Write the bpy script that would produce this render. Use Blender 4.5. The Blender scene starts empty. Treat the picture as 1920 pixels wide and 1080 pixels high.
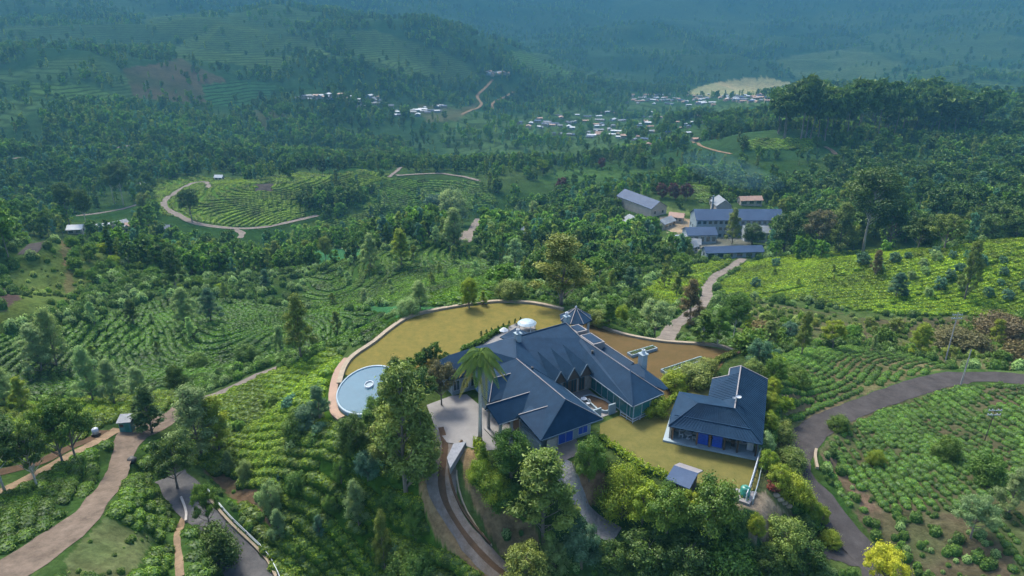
import bpy, bmesh, math, random, numpy as np
from mathutils import Vector
R = random.Random(7); rng = np.random.default_rng(7)
sc = bpy.context.scene; COL = sc.collection
PI = math.pi
# ---------------------------------------------------------------- camera model
PITCH = math.radians(22); F = 1280.0; CH = 52.0
CP, SP = math.cos(PITCH), math.sin(PITCH)
def ray(px, py):
    a = px - 960; b = 540 - py
    return (a, F*CP + b*SP, -F*SP + b*CP)
def Pz(px, py, z):
    d = ray(px, py); t = (z - CH)/d[2]
    return Vector((d[0]*t, d[1]*t, z))
def project(x, y, z):
    dz = z - CH
    dep = y*CP - dz*SP; up = y*SP + dz*CP
    return 960 + F*x/dep, 540 - F*up/dep, dep
# ---------------------------------------------------------------- terrain
# (px, py, 'z' or 'd', value): surveyed ground heights / distances
CPTS = []
def zz(s):
    for t in s.split(';'):
        t = t.strip()
        if t:
            a = [float(q) for q in t.split()]; CPTS.append((a[0], a[1], 'z', a[2]))
def dd(s):
    for t in s.split(';'):
        t = t.strip()
        if t:
            a = [float(q) for q in t.split()]; CPTS.append((a[0], a[1], 'd', a[2]))
zz('''0 1070 2;200 1080 0;330 1060 -4;430 1075 -13;100 1000 0;450 1000 -13.5;280 950 -4;-150 1000 4;-150 850 0;0 900 -3;0 760 -6;130 870 -5;
260 800 -9;330 775 -10;400 745 -11;480 705 -9;560 690 -6;630 650 -3;600 800 -10;500 800 -10.5;450 850 -12;400 905 -13.2;520 1065 -15;
620 900 -13;600 1080 -19;750 900 -7;750 1080 -17;800 900 -4;830 980 -5.5;930 1070 -9;850 850 -1.5;1000 1000 -8;1000 900 -3;1100 1000 -8;
1100 900 -4;1200 1080 -13;1200 950 -5;1300 1000 -7;1350 1080 -12;1450 1000 -6;1450 900 -3.5;1500 850 -4.5;1480 760 -3.5;1560 770 -4;
1620 1000 -6;1650 1080 -7;1750 900 -4;1900 1000 -4;1900 850 -3;1900 715 -5;1750 710 -5;1650 750 -4.5;2100 900 -2;2100 700 -4;
1600 660 -7;1500 660 -6;1700 640 -16;1600 600 -18;1450 610 -14;1850 640 -16;1850 600 -18;2100 600 -14;
1600 540 -23;1500 500 -31;1700 480 -25;1900 460 -12;2100 450 -6;1400 530 -27;1400 490 -33;1330 560 -21;1270 620 -11.5;
1100 570 -7;930 552 -8;780 580 -10;700 620 -8;850 540 -24;1050 540 -16;1200 580 -13;1200 520 -28;560 640 -22;450 680 -20;300 700 -19;
100 720 -15;0 700 -13;0 620 -16;150 620 -24;300 600 -30;450 570 -34;600 560 -37;700 565 -34;60 540 -20;0 510 -15;115 500 -20;300 520 -38;
450 500 -48;600 510 -43;800 475 -38;700 500 -41;900 500 -38;950 520 -34;1000 480 -44;1100 470 -48;1200 470 -45;1300 470 -42;
650 475 -52;450 450 -60;620 400 -62;450 380 -62;380 340 -66;330 380 -62;200 420 -60;60 460 -50;0 400 -50;100 380 -60;-150 500 -25;-150 400 -45;
870 450 -52;880 400 -60;1000 400 -58;1200 400 -50;1375 430 -48;1375 400 -50;1500 400 -48;1700 420 -41;1900 420 -36;
1200 340 -58;1400 340 -52;1600 340 -45;1800 340 -42;1400 270 -48;1650 268 -38;1900 260 -45;1500 290 -46;2100 300 -40;
1000 340 -68;800 340 -70;600 330 -72;400 300 -75;200 300 -72;0 300 -65;-150 300 -55;1000 280 -85;1200 290 -80;1200 240 -98;1000 230 -100;
800 250 -92;600 260 -85;700 220 -80;1200 190 -112;1380 165 -112;1000 190 -110;850 210 -100;500 200 -66;300 200 -54;100 200 -48;0 200 -45;-150 200 -40''')
dd('''900 170 1350;1550 215 900;1750 200 900;1500 190 1250;1800 190 1250;600 170 950;0 100 1300;200 100 1450;450 80 1500;600 120 1250;
800 100 1450;0 20 1900;300 10 2100;600 20 2300;1000 100 2100;1200 100 2300;1500 110 2300;1900 130 2000;1900 170 1550;-150 100 1400;2100 120 2000;
1000 0 3100;1400 0 3400;1900 0 3300;-150 -50 2500;500 -100 2900;1000 -120 4600;1900 -120 4800;2100 0 3300;1400 -120 4900''')
HID = [(1600,340,-44),(1850,310,-36),(1700,300,-40),(2050,300,-25),(690,150,-27)]   # px, distance, z of ground behind crests
NEARB = [(-60,30,-6),(-30,30,-14),(0,30,-16),(30,30,-10),(60,30,-3),(-75,70,2),(75,70,-3),(0,15,-20),(-75,15,-12),(75,15,-12)]
pts = []
for px, py, k, v in CPTS:
    d = ray(px, py); hd = math.hypot(d[0], d[1]); az = math.atan2(d[0], d[1])
    if k == 'z': D = (v - CH)*hd/d[2]; z = v
    else: D = v; z = CH + v*d[2]/hd
    pts.append((az, math.log(D), z))
for px, D, z in HID: pts.append((math.atan2(px-960, 1230), math.log(D), z))
for az, D, z in NEARB: pts.append((math.radians(az), math.log(D), z))
pts = np.array(pts)
A0, A1, L0, L1 = math.radians(-72), math.radians(72), math.log(14), math.log(6200)
NA, NL = 1050, 1050
def tps_fit(X, v, lam):
    n = len(X); d = np.sqrt(((X[:,None]-X[None])**2).sum(-1)) + 1e-9
    K = d*d*np.log(d) + lam*np.eye(n); Pm = np.c_[np.ones(n), X]
    M = np.block([[K, Pm],[Pm.T, np.zeros((3,3))]])
    return np.linalg.solve(M, np.r_[v, 0, 0, 0])
wts = tps_fit(pts[:,:2], pts[:,2], 0.0005)
def tps(az, ln):
    out = np.empty(len(az))
    for s in range(0, len(az), 40000):
        a = az[s:s+40000]; l = ln[s:s+40000]
        d2 = (a[:,None]-pts[None,:,0])**2 + (l[:,None]-pts[None,:,1])**2 + 1e-12
        out[s:s+40000] = (0.5*d2*np.log(d2)) @ wts[:-3] + wts[-3] + wts[-2]*a + wts[-1]*l
    return out
# coarse evaluation then bilinear upsampling of the smooth field
ca, cl = np.linspace(A0, A1, 210), np.linspace(L0, L1, 210)
CA, CL = np.meshgrid(ca, cl, indexing='ij')
Zc = tps(CA.ravel(), CL.ravel()).reshape(CA.shape)
def cubic_up(Z, n, axis):
    Z = np.moveaxis(Z, axis, 0); m = Z.shape[0]
    t = np.linspace(0, m-1, n); i = np.clip(t.astype(int), 0, m-2); f = (t-i)[:,None]
    g = lambda k: Z[np.clip(i+k, 0, m-1)]
    p0, p1, p2, p3 = g(-1), g(0), g(1), g(2)
    o = p1 + 0.5*f*(p2-p0 + f*(2*p0-5*p1+4*p2-p3 + f*(3*(p1-p2)+p3-p0)))
    return np.moveaxis(o, 0, axis)
Z = cubic_up(cubic_up(Zc, NA, 0), NL, 1)
ga, gl = np.linspace(A0, A1, NA), np.linspace(L0, L1, NL)
GA, GL = np.meshgrid(ga, gl, indexing='ij'); GD = np.exp(GL)
GX, GY = GD*np.sin(GA), GD*np.cos(GA)
_perm = rng.random((256, 256))
def vnoise(x, y):
    xi = np.floor(x).astype(int); yi = np.floor(y).astype(int)
    fx = x-xi; fy = y-yi; fx = fx*fx*(3-2*fx); fy = fy*fy*(3-2*fy)
    g = lambda a, b: _perm[(xi+a) & 255, (yi+b) & 255]
    return ((g(0,0)*(1-fx)+g(1,0)*fx)*(1-fy) + (g(0,1)*(1-fx)+g(1,1)*fx)*fy)*2-1
def fbm(x, y, o=4):
    s = 0; a = 1
    for k in range(o):
        s = s + a*vnoise(x*2**k+17.3*k, y*2**k+5.1*k); a *= .5
    return s
def sstep(a, b, x):
    t = np.clip((x-a)/(b-a), 0, 1)
    return t*t*(3-2*t)
Z = np.minimum(Z, 420)
# flat valley floor (town) keeps its level; hills get relief
flat = np.exp(-(((GX-330)/330)**2 + ((GY-1450)/330)**2))
rl = 1 - 0.85*np.clip(flat, 0, 1)
for Lw, amp in ((900, .045), (430, .08), (210, .105), (100, .10), (45, .06), (20, .035)):
    w = sstep(1.6*Lw, 4*Lw, GD)
    n = vnoise(GX/Lw+3.7*Lw, GY/Lw+1.3*Lw)
    if Lw > 150: n = 0.55 - 1.3*np.abs(n)
    Z = Z + amp*Lw*w*n*rl
# local knolls (px, py, radius m, height m)
def sampler(Zg):
    def f(x, y):
        x = np.asarray(x, float); y = np.asarray(y, float)
        a = (np.arctan2(x, y)-A0)/(A1-A0)*(NA-1); l = (np.log(np.maximum(np.hypot(x, y), 14.5))-L0)/(L1-L0)*(NL-1)
        a = np.clip(a, 0, NA-1.001); l = np.clip(l, 0, NL-1.001)
        i = a.astype(int); j = l.astype(int); u = a-i; v = l-j
        return (Zg[i,j]*(1-u)+Zg[i+1,j]*u)*(1-v) + (Zg[i,j+1]*(1-u)+Zg[i+1,j+1]*u)*v
    return f
_l = np.arange(L0+.02, L1-.02, .003); _D = np.exp(_l)
def Gmany(px, py):
    px = np.asarray(px, float); py = np.asarray(py, float); res = np.zeros((len(px), 3))
    for s in range(0, len(px), 400):
        a = px[s:s+400]-960; b = 540-py[s:s+400]
        dx, dy, dz = a, F*CP+b*SP, -F*SP+b*CP
        hd = np.hypot(dx, dy); ux, uy, t = dx/hd, dy/hd, dz/hd
        X = ux[:,None]*_D; Y = uy[:,None]*_D; ZR = CH + t[:,None]*_D
        below = HS(X, Y) >= ZR
        k = below.argmax(1); k[~below.any(1)] = len(_D)-1
        k0 = np.maximum(k-1, 0); r = np.arange(len(k))
        e0 = ZR[r,k0]-HS(X[r,k0], Y[r,k0]); e1 = ZR[r,k]-HS(X[r,k], Y[r,k])
        f = np.clip(e0/(e0-e1+1e-9), 0, 1); D = _D[k0]+(_D[k]-_D[k0])*f
        x, y = ux*D, uy*D
        res[s:s+400] = np.c_[x, y, HS(x, y)]
    return res
def G(px, py):
    r = Gmany([px], [py])[0]; return Vector((r[0], r[1], r[2]))
HS = sampler(Z)
for px, py, rad, h in ((440,372,70,7),(800,110,190,45),(430,85,170,30),(200,520,34,8),(820,470,42,8),(320,600,26,5.5),(120,660,20,4),(600,615,20,3.5),(480,560,26,4.5),(690,530,26,4),(30,620,20,4),(1700,530,30,4),(1480,530,22,3),(560,390,40,6),(150,170,120,22),(960,120,150,25),(600,60,220,35),
                       (1180,100,200,30),(650,150,90,16),(330,165,90,16),(1440,260,60,4),(100,250,70,12),(1300,90,240,30)):
    c = G(px, py); Z = Z + h*np.exp(-((GX-c.x)**2+(GY-c.y)**2)/rad**2)
HS = sampler(Z)
# hilltop platform
def inpoly(x, y, P):
    r = np.zeros(np.shape(x), bool); n = len(P)
    for i in range(n):
        x0, y0 = P[i][0], P[i][1]; x1, y1 = P[(i+1) % n][0], P[(i+1) % n][1]
        if y0 == y1: continue
        c = ((y0 > y) != (y1 > y)) & (x < (x1-x0)*(y-y0)/(y1-y0)+x0); r ^= c
    return r
def segdist(x, y, P, closed=False):
    best = np.full(np.shape(x), 1e9); tt = np.zeros(np.shape(x)); acc = 0.0
    n = len(P) if closed else len(P)-1
    for i in range(n):
        ax, ay = P[i][0], P[i][1]; bx, by = P[(i+1) % len(P)][0], P[(i+1) % len(P)][1]
        L2 = (bx-ax)**2+(by-ay)**2+1e-9
        t = np.clip(((x-ax)*(bx-ax)+(y-ay)*(by-ay))/L2, 0, 1)
        d = np.hypot(x-ax-t*(bx-ax), y-ay-t*(by-ay)); m = d < best
        best = np.where(m, d, best); tt = np.where(m, i+t, tt)
    return best, tt
PLAT_PX = [(626,772),(622,720),(645,685),(690,640),(735,612),(770,592),(850,575),(930,566),(1000,569),(1060,580),(1120,608),(1180,628),(1245,640),
  (1320,645),(1380,657),(1392,680),(1440,697),(1447,760),(1436,860),(1412,948),(1320,935),(1250,912),(1200,885),(1130,845),(1060,868),(1000,842),(905,845),(840,822),(760,800),(700,798),(655,795)]
PLAT = [Pz(a, b, 0) for a, b in PLAT_PX]
near = (GD > 45) & (GD < 150) & (np.abs(GA) < .7)
d, _ = segdist(GX[near], GY[near], PLAT, True); ins = inpoly(GX[near], GY[near], PLAT)
d = np.where(ins, 0, d)
bw = 7+11*sstep(4, 16, -GX[near])*(1-sstep(92, 100, GY[near]))
Z[near] = Z[near] + (0 - Z[near])*(1-sstep(.4, bw, d))
HS = sampler(Z)
# roads: pixel centre lines, width (m)
ROADS = {
 'dirt_road': dict(w=5.2, m='dirt', p='-60 1100;20 1072;110 1010;165 965;205 915;228 860;250 815;290 797;330 775;352 755', l='wide brown dirt road climbing past the green kiosk', widths=[5.5,5.2,4.2,3.3,2.9,2.8,3.4,5.2,3.8,3]),
 'narrow_lane': dict(w=2.2, m='conc', p='352 757;400 745;440 726;480 706;520 690', l='narrow pale lane along the crest of the bright tea slope'),
 'hairpin_road': dict(w=4.7, m='asph', p='318 890;338 915;358 940;385 970;412 1003;440 1040;466 1078;480 1115', l='cracked grey hairpin road with a guard rail at the bottom'),
 'track': dict(w=1.6, m='sand', p='-30 935;0 922;60 893;110 868;160 840;200 818;225 806', l='narrow sandy track beside the white trunks'),
 'upper_track': dict(w=2.0, m='soil', p='-30 890;20 882;80 866;150 832;200 806', l='dark earth track above the sandy track'),
 'garden_path': dict(w=.8, m='sand', p='350 960;338 985;332 1020;336 1050;338 1085', l='thin footpath through the tea beside the hairpin'),
 'country_road': dict(w=3.9, m='asph2', p='2200 722;2080 715;1990 712;1920 712;1860 708;1800 708;1750 716;1700 732;1650 750;1600 768;1550 790;1515 815;1495 850;1500 885;1525 925;1555 965;1590 1005;1625 1045;1650 1085;1665 1130', l='grey road curving round the planted field'),
 'side_spur': dict(w=2.6, m='asph2', p='1632 1050;1600 1047;1570 1040;1545 1028', l='short spur of road beside the yellow tree'),
 'approach_road': dict(w=3.0, m='conc', p='1240 634;1262 612;1290 592;1318 572;1326 553;1325 538;1340 518;1370 502;1395 486', l='pale road climbing from the factory to the lawn'),
 'driveway': dict(w=3.2, m='drive', p='826 800;836 835;830 870;826 905;835 945;858 985;888 1025;925 1062;965 1095', l='curved concrete drive with two wheel strips'),
 'stone_path': dict(w=3.0, m='slab', p='1040 862;1062 890;1078 920;1095 955;1120 985;1160 1005', l='stone path descending below the house'),
 'valley_road': dict(w=4.0, m='conc', p='392 352;388 342;360 345;330 360;306 378;310 392;330 402;360 415;400 425;450 430;500 427;550 415;600 403', l='winding pale road round the bright tea knoll'),
 'valley_branch': dict(w=3.2, m='conc', p='440 430;455 437;450 447', l='short branch below the winding valley road'),
 'plantation_road': dict(w=3.0, m='conc', p='140 405;185 400;230 392;262 382', l='pale plantation road left of the bright knoll'),
 'grove_road': dict(w=4.5, m='asph2', p='45 485;62 468;72 455;90 450', l='bend of grey road under the left grove'),
 'ridge_road': dict(w=3.5, m='conc', p='740 330;790 327;830 326;870 332;900 340', l='pale road on the far green ridge'),
 'ridge_branch': dict(w=3.0, m='conc', p='728 335;745 322;752 315', l='short branch at the far green ridge'),
 'creek_road': dict(w=5.0, m='conc', p='868 460;875 445;888 425;900 408', l='pale road in the hollow above the lawn'),
 'hill_road': dict(w=5.0, m='sand', p='865 215;890 205;905 195;892 180;915 160;925 145', l='zigzag earth road on the distant slope'),
 'hill_lane': dict(w=4.0, m='sand', p='925 208;922 195;945 182;965 170', l='short earth lane on the distant slope'),
 'railway_track': dict(w=4.0, m='conc', p='10 302;80 295;150 285;230 277;290 268', l='pale line of a track across the misty left valley'),
 'grove_track': dict(w=3.0, m='sand', p='1300 265;1312 275;1345 285;1375 290', l='orange track beneath the tall grove'),
 'grove_lane': dict(w=3.0, m='sand', p='1545 275;1560 283;1568 292', l='small zigzag lane beneath the tall grove'),
}
for k, r in ROADS.items():
    pp = np.array([[float(q) for q in t.split()] for t in r['p'].split(';')])
    g = Gmany(pp[:,0], pp[:,1])
    # resample
    seg = np.hypot(*np.diff(g[:,:2], axis=0).T); s = np.r_[0, np.cumsum(seg)]
    n = int(max(24, min(220, s[-1]/1.2))); t = np.linspace(0, s[-1], n)
    c = np.c_[np.interp(t, s, g[:,0]), np.interp(t, s, g[:,1])]
    kk = max(1, n//(len(g)*2)); ker = np.hanning(2*kk+3)[1:-1]; ker /= ker.sum()
    pad = len(ker)//2
    for q in (0, 1): c[:,q] = np.convolve(np.r_[np.full(pad, c[0,q]), c[:,q], np.full(pad, c[-1,q])], ker, 'valid')
    z = HS(c[:,0], c[:,1]); kz = max(2, n//8); ker = np.hanning(2*kz+3)[1:-1]; ker /= ker.sum(); pad = len(ker)//2
    zs = np.convolve(np.r_[np.full(pad, z[0]), z, np.full(pad, z[-1])], ker, 'valid')
    r['c'] = c; r['z'] = zs; r['wd'] = np.interp(np.linspace(0,1,n), np.linspace(0,1,len(r['widths'])), r['widths']) if 'widths' in r else np.full(n, r['w'])
    x0, x1, y0, y1 = c[:,0].min()-12, c[:,0].max()+12, c[:,1].min()-12, c[:,1].max()+12
    m = (GX > x0) & (GX < x1) & (GY > y0) & (GY < y1)
    if not m.any(): continue
    dd_, tt_ = segdist(GX[m], GY[m], c)
    zt = np.interp(tt_, np.arange(n), zs); w = np.interp(tt_, np.arange(n), r['wd'])
    soft = 1.2 if k in ('driveway',) else 3.0
    bl = 1 - sstep(0, soft, dd_-w/2-.3)
    Z[m] = Z[m] + (zt-Z[m])*bl
HS = sampler(Z)
# ---------------------------------------------------------------- land cover
def pp(s): return [tuple(float(q) for q in t.split()) for t in s.split(';')]
# name: polygon (px), ground colour A, B, tea stripe strength
COVER = [
 ('far_forest', '-300 -300;2300 -300;2300 300;-300 300', (.022,.060,.022), (.050,.090,.030), 0),
 ('far_brown', '230 130;340 110;420 150;450 200;330 190;250 180', (.11,.085,.05), (.06,.07,.03), 0),
 ('far_tea', '240 25;330 20;430 45;560 70;640 110;500 95;420 110;300 60', (.09,.14,.035), (.06,.10,.03), 1),
 ('far_tea', '320 85;470 75;560 110;520 140;430 120;330 110', (.08,.13,.035), (.06,.10,.03), 1),
 ('far_tea', '650 95;760 75;860 110;910 150;800 150;700 130', (.08,.13,.035), (.06,.10,.03), 1),
 ('far_tea', '600 60;700 55;760 75;660 95', (.075,.12,.035), (.05,.09,.03), 1),
 ('far_tea', '960 95;1010 100;1080 140;1030 150;960 120', (.08,.15,.035), (.06,.10,.03), 1),
 ('far_tea', '1450 110;1600 90;1700 120;1600 160;1500 150', (.09,.13,.05), (.06,.10,.03), .5),
 ('far_tea', '50 155;160 160;240 185;180 195;60 180', (.08,.14,.03), (.05,.10,.03), 1),
 ('far_tea', '375 160;450 150;520 160;500 195;390 200', (.04,.11,.04), (.05,.10,.03), 1),
 ('far_brown', '460 210;520 205;560 230;490 245', (.08,.09,.04), (.06,.07,.03), 0),
 ('paddy', '1280 175;1320 160;1380 148;1450 146;1490 158;1470 175;1400 180;1330 182', (.42,.34,.16), (.25,.27,.12), 0),
 ('far_brown', '780 195;860 205;905 190;860 225;800 230', (.10,.10,.05), (.06,.08,.03), 0),
 ('tea', '290 345;350 330;480 340;560 325;620 330;680 320;740 330;600 380;600 400;500 425;400 422;300 400', (.10,.17,.022), (.07,.14,.022), .6),
 ('tea', '470 308;510 305;510 325;475 325', (.10,.17,.022), (.07,.14,.022), .3),
 ('tea', '740 335;900 342;930 380;850 400;700 400;650 380', (.045,.10,.028), (.035,.085,.022), .6),
 ('tea', '560 425;700 395;720 410;640 450;520 455', (.09,.14,.03), (.05,.10,.025), .3),
 ('grass', '450 465;560 470;680 465;690 490;600 495;480 485', (.05,.16,.06), (.045,.13,.05), 0),
 ('grass', '700 575;790 570;830 580;760 595;690 590', (.05,.16,.05), (.045,.13,.05), 0),
 ('soil', '462 478;480 472;500 490;485 495', (.26,.16,.09), (.2,.12,.07), 0),
 ('soil', '475 345;515 343;515 360;480 362', (.10,.08,.06), (.07,.06,.05), 0),
 ('tea', '560 540;640 490;800 458;900 485;960 545;880 575;700 570;620 595', (.055,.105,.022), (.04,.085,.02), 1),
 ('tea', '130 610;330 555;420 560;620 590;720 585;700 645;640 650;560 665;420 700;330 725;150 740;-50 740;-50 640', (.04,.09,.02), (.032,.07,.018), 1),
 ('scrub', '30 500;115 455;200 450;190 500;150 560;60 600;-20 610;-20 560', (.10,.13,.03), (.07,.11,.03), .3),
 ('soil', '-40 520;25 530;40 560;-10 590;-40 590', (.09,.06,.05), (.06,.05,.035), 0),
 ('soil', '112 452;130 448;128 500;118 500', (.20,.12,.07), (.10,.10,.04), 0),
 ('soil', '120 530;135 500;140 560;125 570', (.15,.13,.05), (.10,.10,.04), 0),
 ('tea', '1180 560;1290 500;1372 488;1320 530;1300 555;1230 590', (.08,.14,.025), (.06,.11,.022), .6),
 ('tea', '1345 540;1400 495;1500 478;1650 470;1780 468;1925 442;2150 425;2150 605;1780 592;1640 590;1500 562;1370 560', (.07,.115,.02), (.05,.09,.02), 0),
 ('tea', '1290 350;1380 335;1380 378;1320 385', (.09,.15,.03), (.05,.10,.025), .3),
 ('tea', '1400 262;1540 260;1520 280;1400 282', (.10,.17,.028), (.07,.13,.025), .3),
 ('tea', '1000 330;1060 318;1250 322;1240 345;1020 345', (.07,.13,.03), (.05,.10,.025), .3),
 ('grass', '1225 385;1290 395;1300 405;1240 400', (.15,.2,.06), (.12,.16,.05), 0),
 ('soil', '1235 405;1300 410;1300 445;1240 430', (.35,.26,.16), (.25,.2,.13), 0),
 ('yard', '1255 440;1400 440;1420 470;1380 485;1270 470', (.16,.15,.13), (.10,.11,.08), 0),
 ('scrub', '1400 560;1640 600;1800 592;2150 605;2150 700;1790 690;1700 655;1450 640;1380 640', (.065,.085,.028), (.085,.075,.04), .2),
 ('scrub', '1730 600;1930 600;1930 640;1800 650', (.10,.065,.04), (.06,.06,.03), 0),
 ('crop', '1430 680;1500 655;1620 650;1790 688;1700 708;1600 748;1520 785;1480 832;1450 860;1440 760', (.075,.085,.035), (.12,.095,.05), 0),
 ('crop', '1535 850;1560 810;1600 775;1680 748;1790 722;2160 728;2160 1150;1700 1150;1640 1010;1560 905', (.06,.08,.03), (.095,.07,.045), 0),
 ('soil', '1540 850;1570 900;1640 980;1670 1030;1690 1010;1640 940;1580 880;1556 840', (.13,.09,.06), (.08,.08,.04), 0),
 ('soil', '1600 960;1800 960;1900 1040;1900 1090;1700 1090', (.09,.07,.045), (.06,.07,.03), 0),
 ('bush', '1380 690;1440 660;1470 760;1455 850;1450 900;1540 1000;1560 1040;1500 1080;1400 1080;1410 960;1430 860;1440 760', (.035,.06,.02), (.08,.08,.04), 0),
 ('tea', '628 655;560 688;480 712;400 752;384 800;375 868;425 925;480 1000;530 1090;890 1090;800 960;790 860;700 820;625 790;615 740;640 680', (.06,.12,.014), (.04,.09,.012), 0),
 ('tea', '242 850;262 830;300 822;335 872;352 930;336 960;332 1010;330 1090;215 1090;272 1012;205 972;222 925', (.045,.085,.018), (.035,.07,.018), 0),
 ('scrub', '200 970;290 1010;240 1090;130 1090;120 1050', (.11,.12,.05), (.06,.10,.03), 0),
 ('tea', '345 960;420 990;470 1090;340 1090', (.045,.085,.018), (.035,.07,.018), 0),
 ('tea', '-60 945;0 930;60 900;110 876;200 826;228 824;222 862;205 905;160 955;80 1008;20 1040;-60 1062', (.04,.08,.018), (.035,.07,.018), 0),
 ('tea', '-60 745;60 760;330 735;345 765;230 785;190 795;150 840;60 862;-60 880', (.055,.10,.02), (.04,.08,.018), 0),
 ('soil', '380 880;440 895;500 930;520 1000;470 960;430 930', (.14,.09,.055), (.09,.08,.04), 0),
 ('soil', '860 830;900 850;920 900;985 960;1010 1010;1000 1060;940 1040;900 970;870 900', (.26,.165,.085), (.15,.12,.065), 0),
 ('soil', '780 850;812 880;820 950;870 1030;930 1085;890 1085;820 1010;790 940', (.26,.165,.085), (.14,.12,.06), 0),
 ('soil', '1060 860;1130 880;1170 930;1180 980;1120 990;1080 930', (.22,.14,.085), (.14,.11,.065), 0),
 ('soil', '1380 940;1430 920;1470 960;1540 1020;1470 1030;1400 1000', (.20,.16,.12), (.12,.11,.06), 0),
 ('bush', '1180 900;1420 960;1400 1000;1560 1060;1560 1090;1000 1090;1010 1010', (.02,.05,.02), (.035,.07,.02), 0),
]
for c in COVER: pass
def cover_of(px, py):
    idx = np.full(px.shape, -1)
    for i, c in enumerate(COVER):
        P = pp(c[1]); xs = [p[0] for p in P]; ys = [p[1] for p in P]
        m = (px > min(xs)) & (px < max(xs)) & (py > min(ys)) & (py < max(ys))
        q = np.nonzero(m)
        ins = inpoly(px[q], py[q], P)
        idx[tuple(a[ins] for a in q)] = i
    return idx
PX, PY, DEP = project(GX, GY, Z)
front = DEP > 5
PX = np.where(front, PX, -9999); PY = np.where(front, PY, -9999)
jx = fbm(GX/GD*160+9, GL*160, 3)*4; jy = fbm(GX/GD*160+90, GL*160+40, 3)*2.5
IDX = cover_of(PX+jx, PY+jy)
col = np.empty(Z.shape+(4,), np.float32); col[...,3] = 0
n1 = fbm(GX/60+3, GY/60, 4)*.5+.5; n1 = np.clip(n1, 0, 1)
n2 = np.clip(fbm(GX/7+33, GY/7, 4)*.5+.5, 0, 1)
mixn = np.where(GD > 300, n1, n2)[...,None]
base = np.array([.026,.062,.014])*(1-mixn) + np.array([.065,.095,.028])*mixn
col[...,:3] = base
for i, c in enumerate(COVER):
    m = IDX == i
    if m.any():
        col[m,:3] = np.array(c[2])*(1-mixn[m]) + np.array(c[3])*mixn[m]; col[m,3] = c[4]
# far hills: clearings and patches in the forest
far = (GD > 430)
pn = fbm(GX/260+7, GY/260+2, 3)
clear = far & (pn > .1) & (IDX <= 0)
t = sstep(.08, .35, pn)[clear][:,None]
col[clear,:3] = col[clear,:3]*(1-t) + np.array([.060,.105,.034])*t; col[clear,3] = np.where(pn[clear] > .2, .8, 0)

# ---------------------------------------------------------------- materials
def mat(name):
    m = bpy.data.materials.new(name); m.use_nodes = True
    nt = m.node_tree; nt.nodes.clear()
    return m, nt, nt.nodes.new('ShaderNodeOutputMaterial')
def N(nt, t, **k):
    n = nt.nodes.new('ShaderNode'+t)
    for a, b in k.items():
        if a.startswith('i_'): n.inputs[int(a[2:]) if a[2:].isdigit() else a[2:]].default_value = b
        else: setattr(n, a, b)
    return n
def simple(name, c, rough=.7, c2=None, scale=3., metal=0., bump=0., spec=.5, stretch=None):
    m, nt, out = mat(name); L = nt.links.new
    b = N(nt, 'BsdfPrincipled'); b.inputs['Roughness'].default_value = rough; b.inputs['Metallic'].default_value = metal
    b.inputs['Specular IOR Level'].default_value = spec
    L(b.outputs[0], out.inputs[0])
    if spec == 0: L(b.outputs[0], out.inputs[0]); dfs = N(nt, 'BsdfDiffuse'); L(dfs.outputs[0], out.inputs[0])
    if c2 is None: c2 = tuple(q*.78 for q in c)
    g = N(nt, 'NewGeometry'); no = N(nt, 'TexNoise'); no.inputs['Scale'].default_value = scale; no.inputs['Detail'].default_value = 6; no.inputs['Roughness'].default_value = .78
    if stretch:
        mp = N(nt, 'Mapping'); mp.inputs['Scale'].default_value = stretch; L(g.outputs['Position'], mp.inputs[0]); L(mp.outputs[0], no.inputs['Vector'])
    else: L(g.outputs['Position'], no.inputs['Vector'])
    r = N(nt, 'ValToRGB'); r.color_ramp.elements[0].position = .32; r.color_ramp.elements[1].position = .68
    r.color_ramp.elements[0].color = (*c2, 1); r.color_ramp.elements[1].color = (*c, 1)
    L(no.outputs['Fac'], r.inputs[0]); L(r.outputs[0], b.inputs['Base Color'])
    if spec == 0: L(r.outputs[0], dfs.inputs['Color']); b = dfs
    if bump:
        bp = N(nt, 'Bump'); bp.inputs['Strength'].default_value = bump; bp.inputs['Distance'].default_value = .1
        L(no.outputs['Fac'], bp.inputs['Height']); L(bp.outputs[0], b.inputs['Normal'])
    return m
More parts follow.
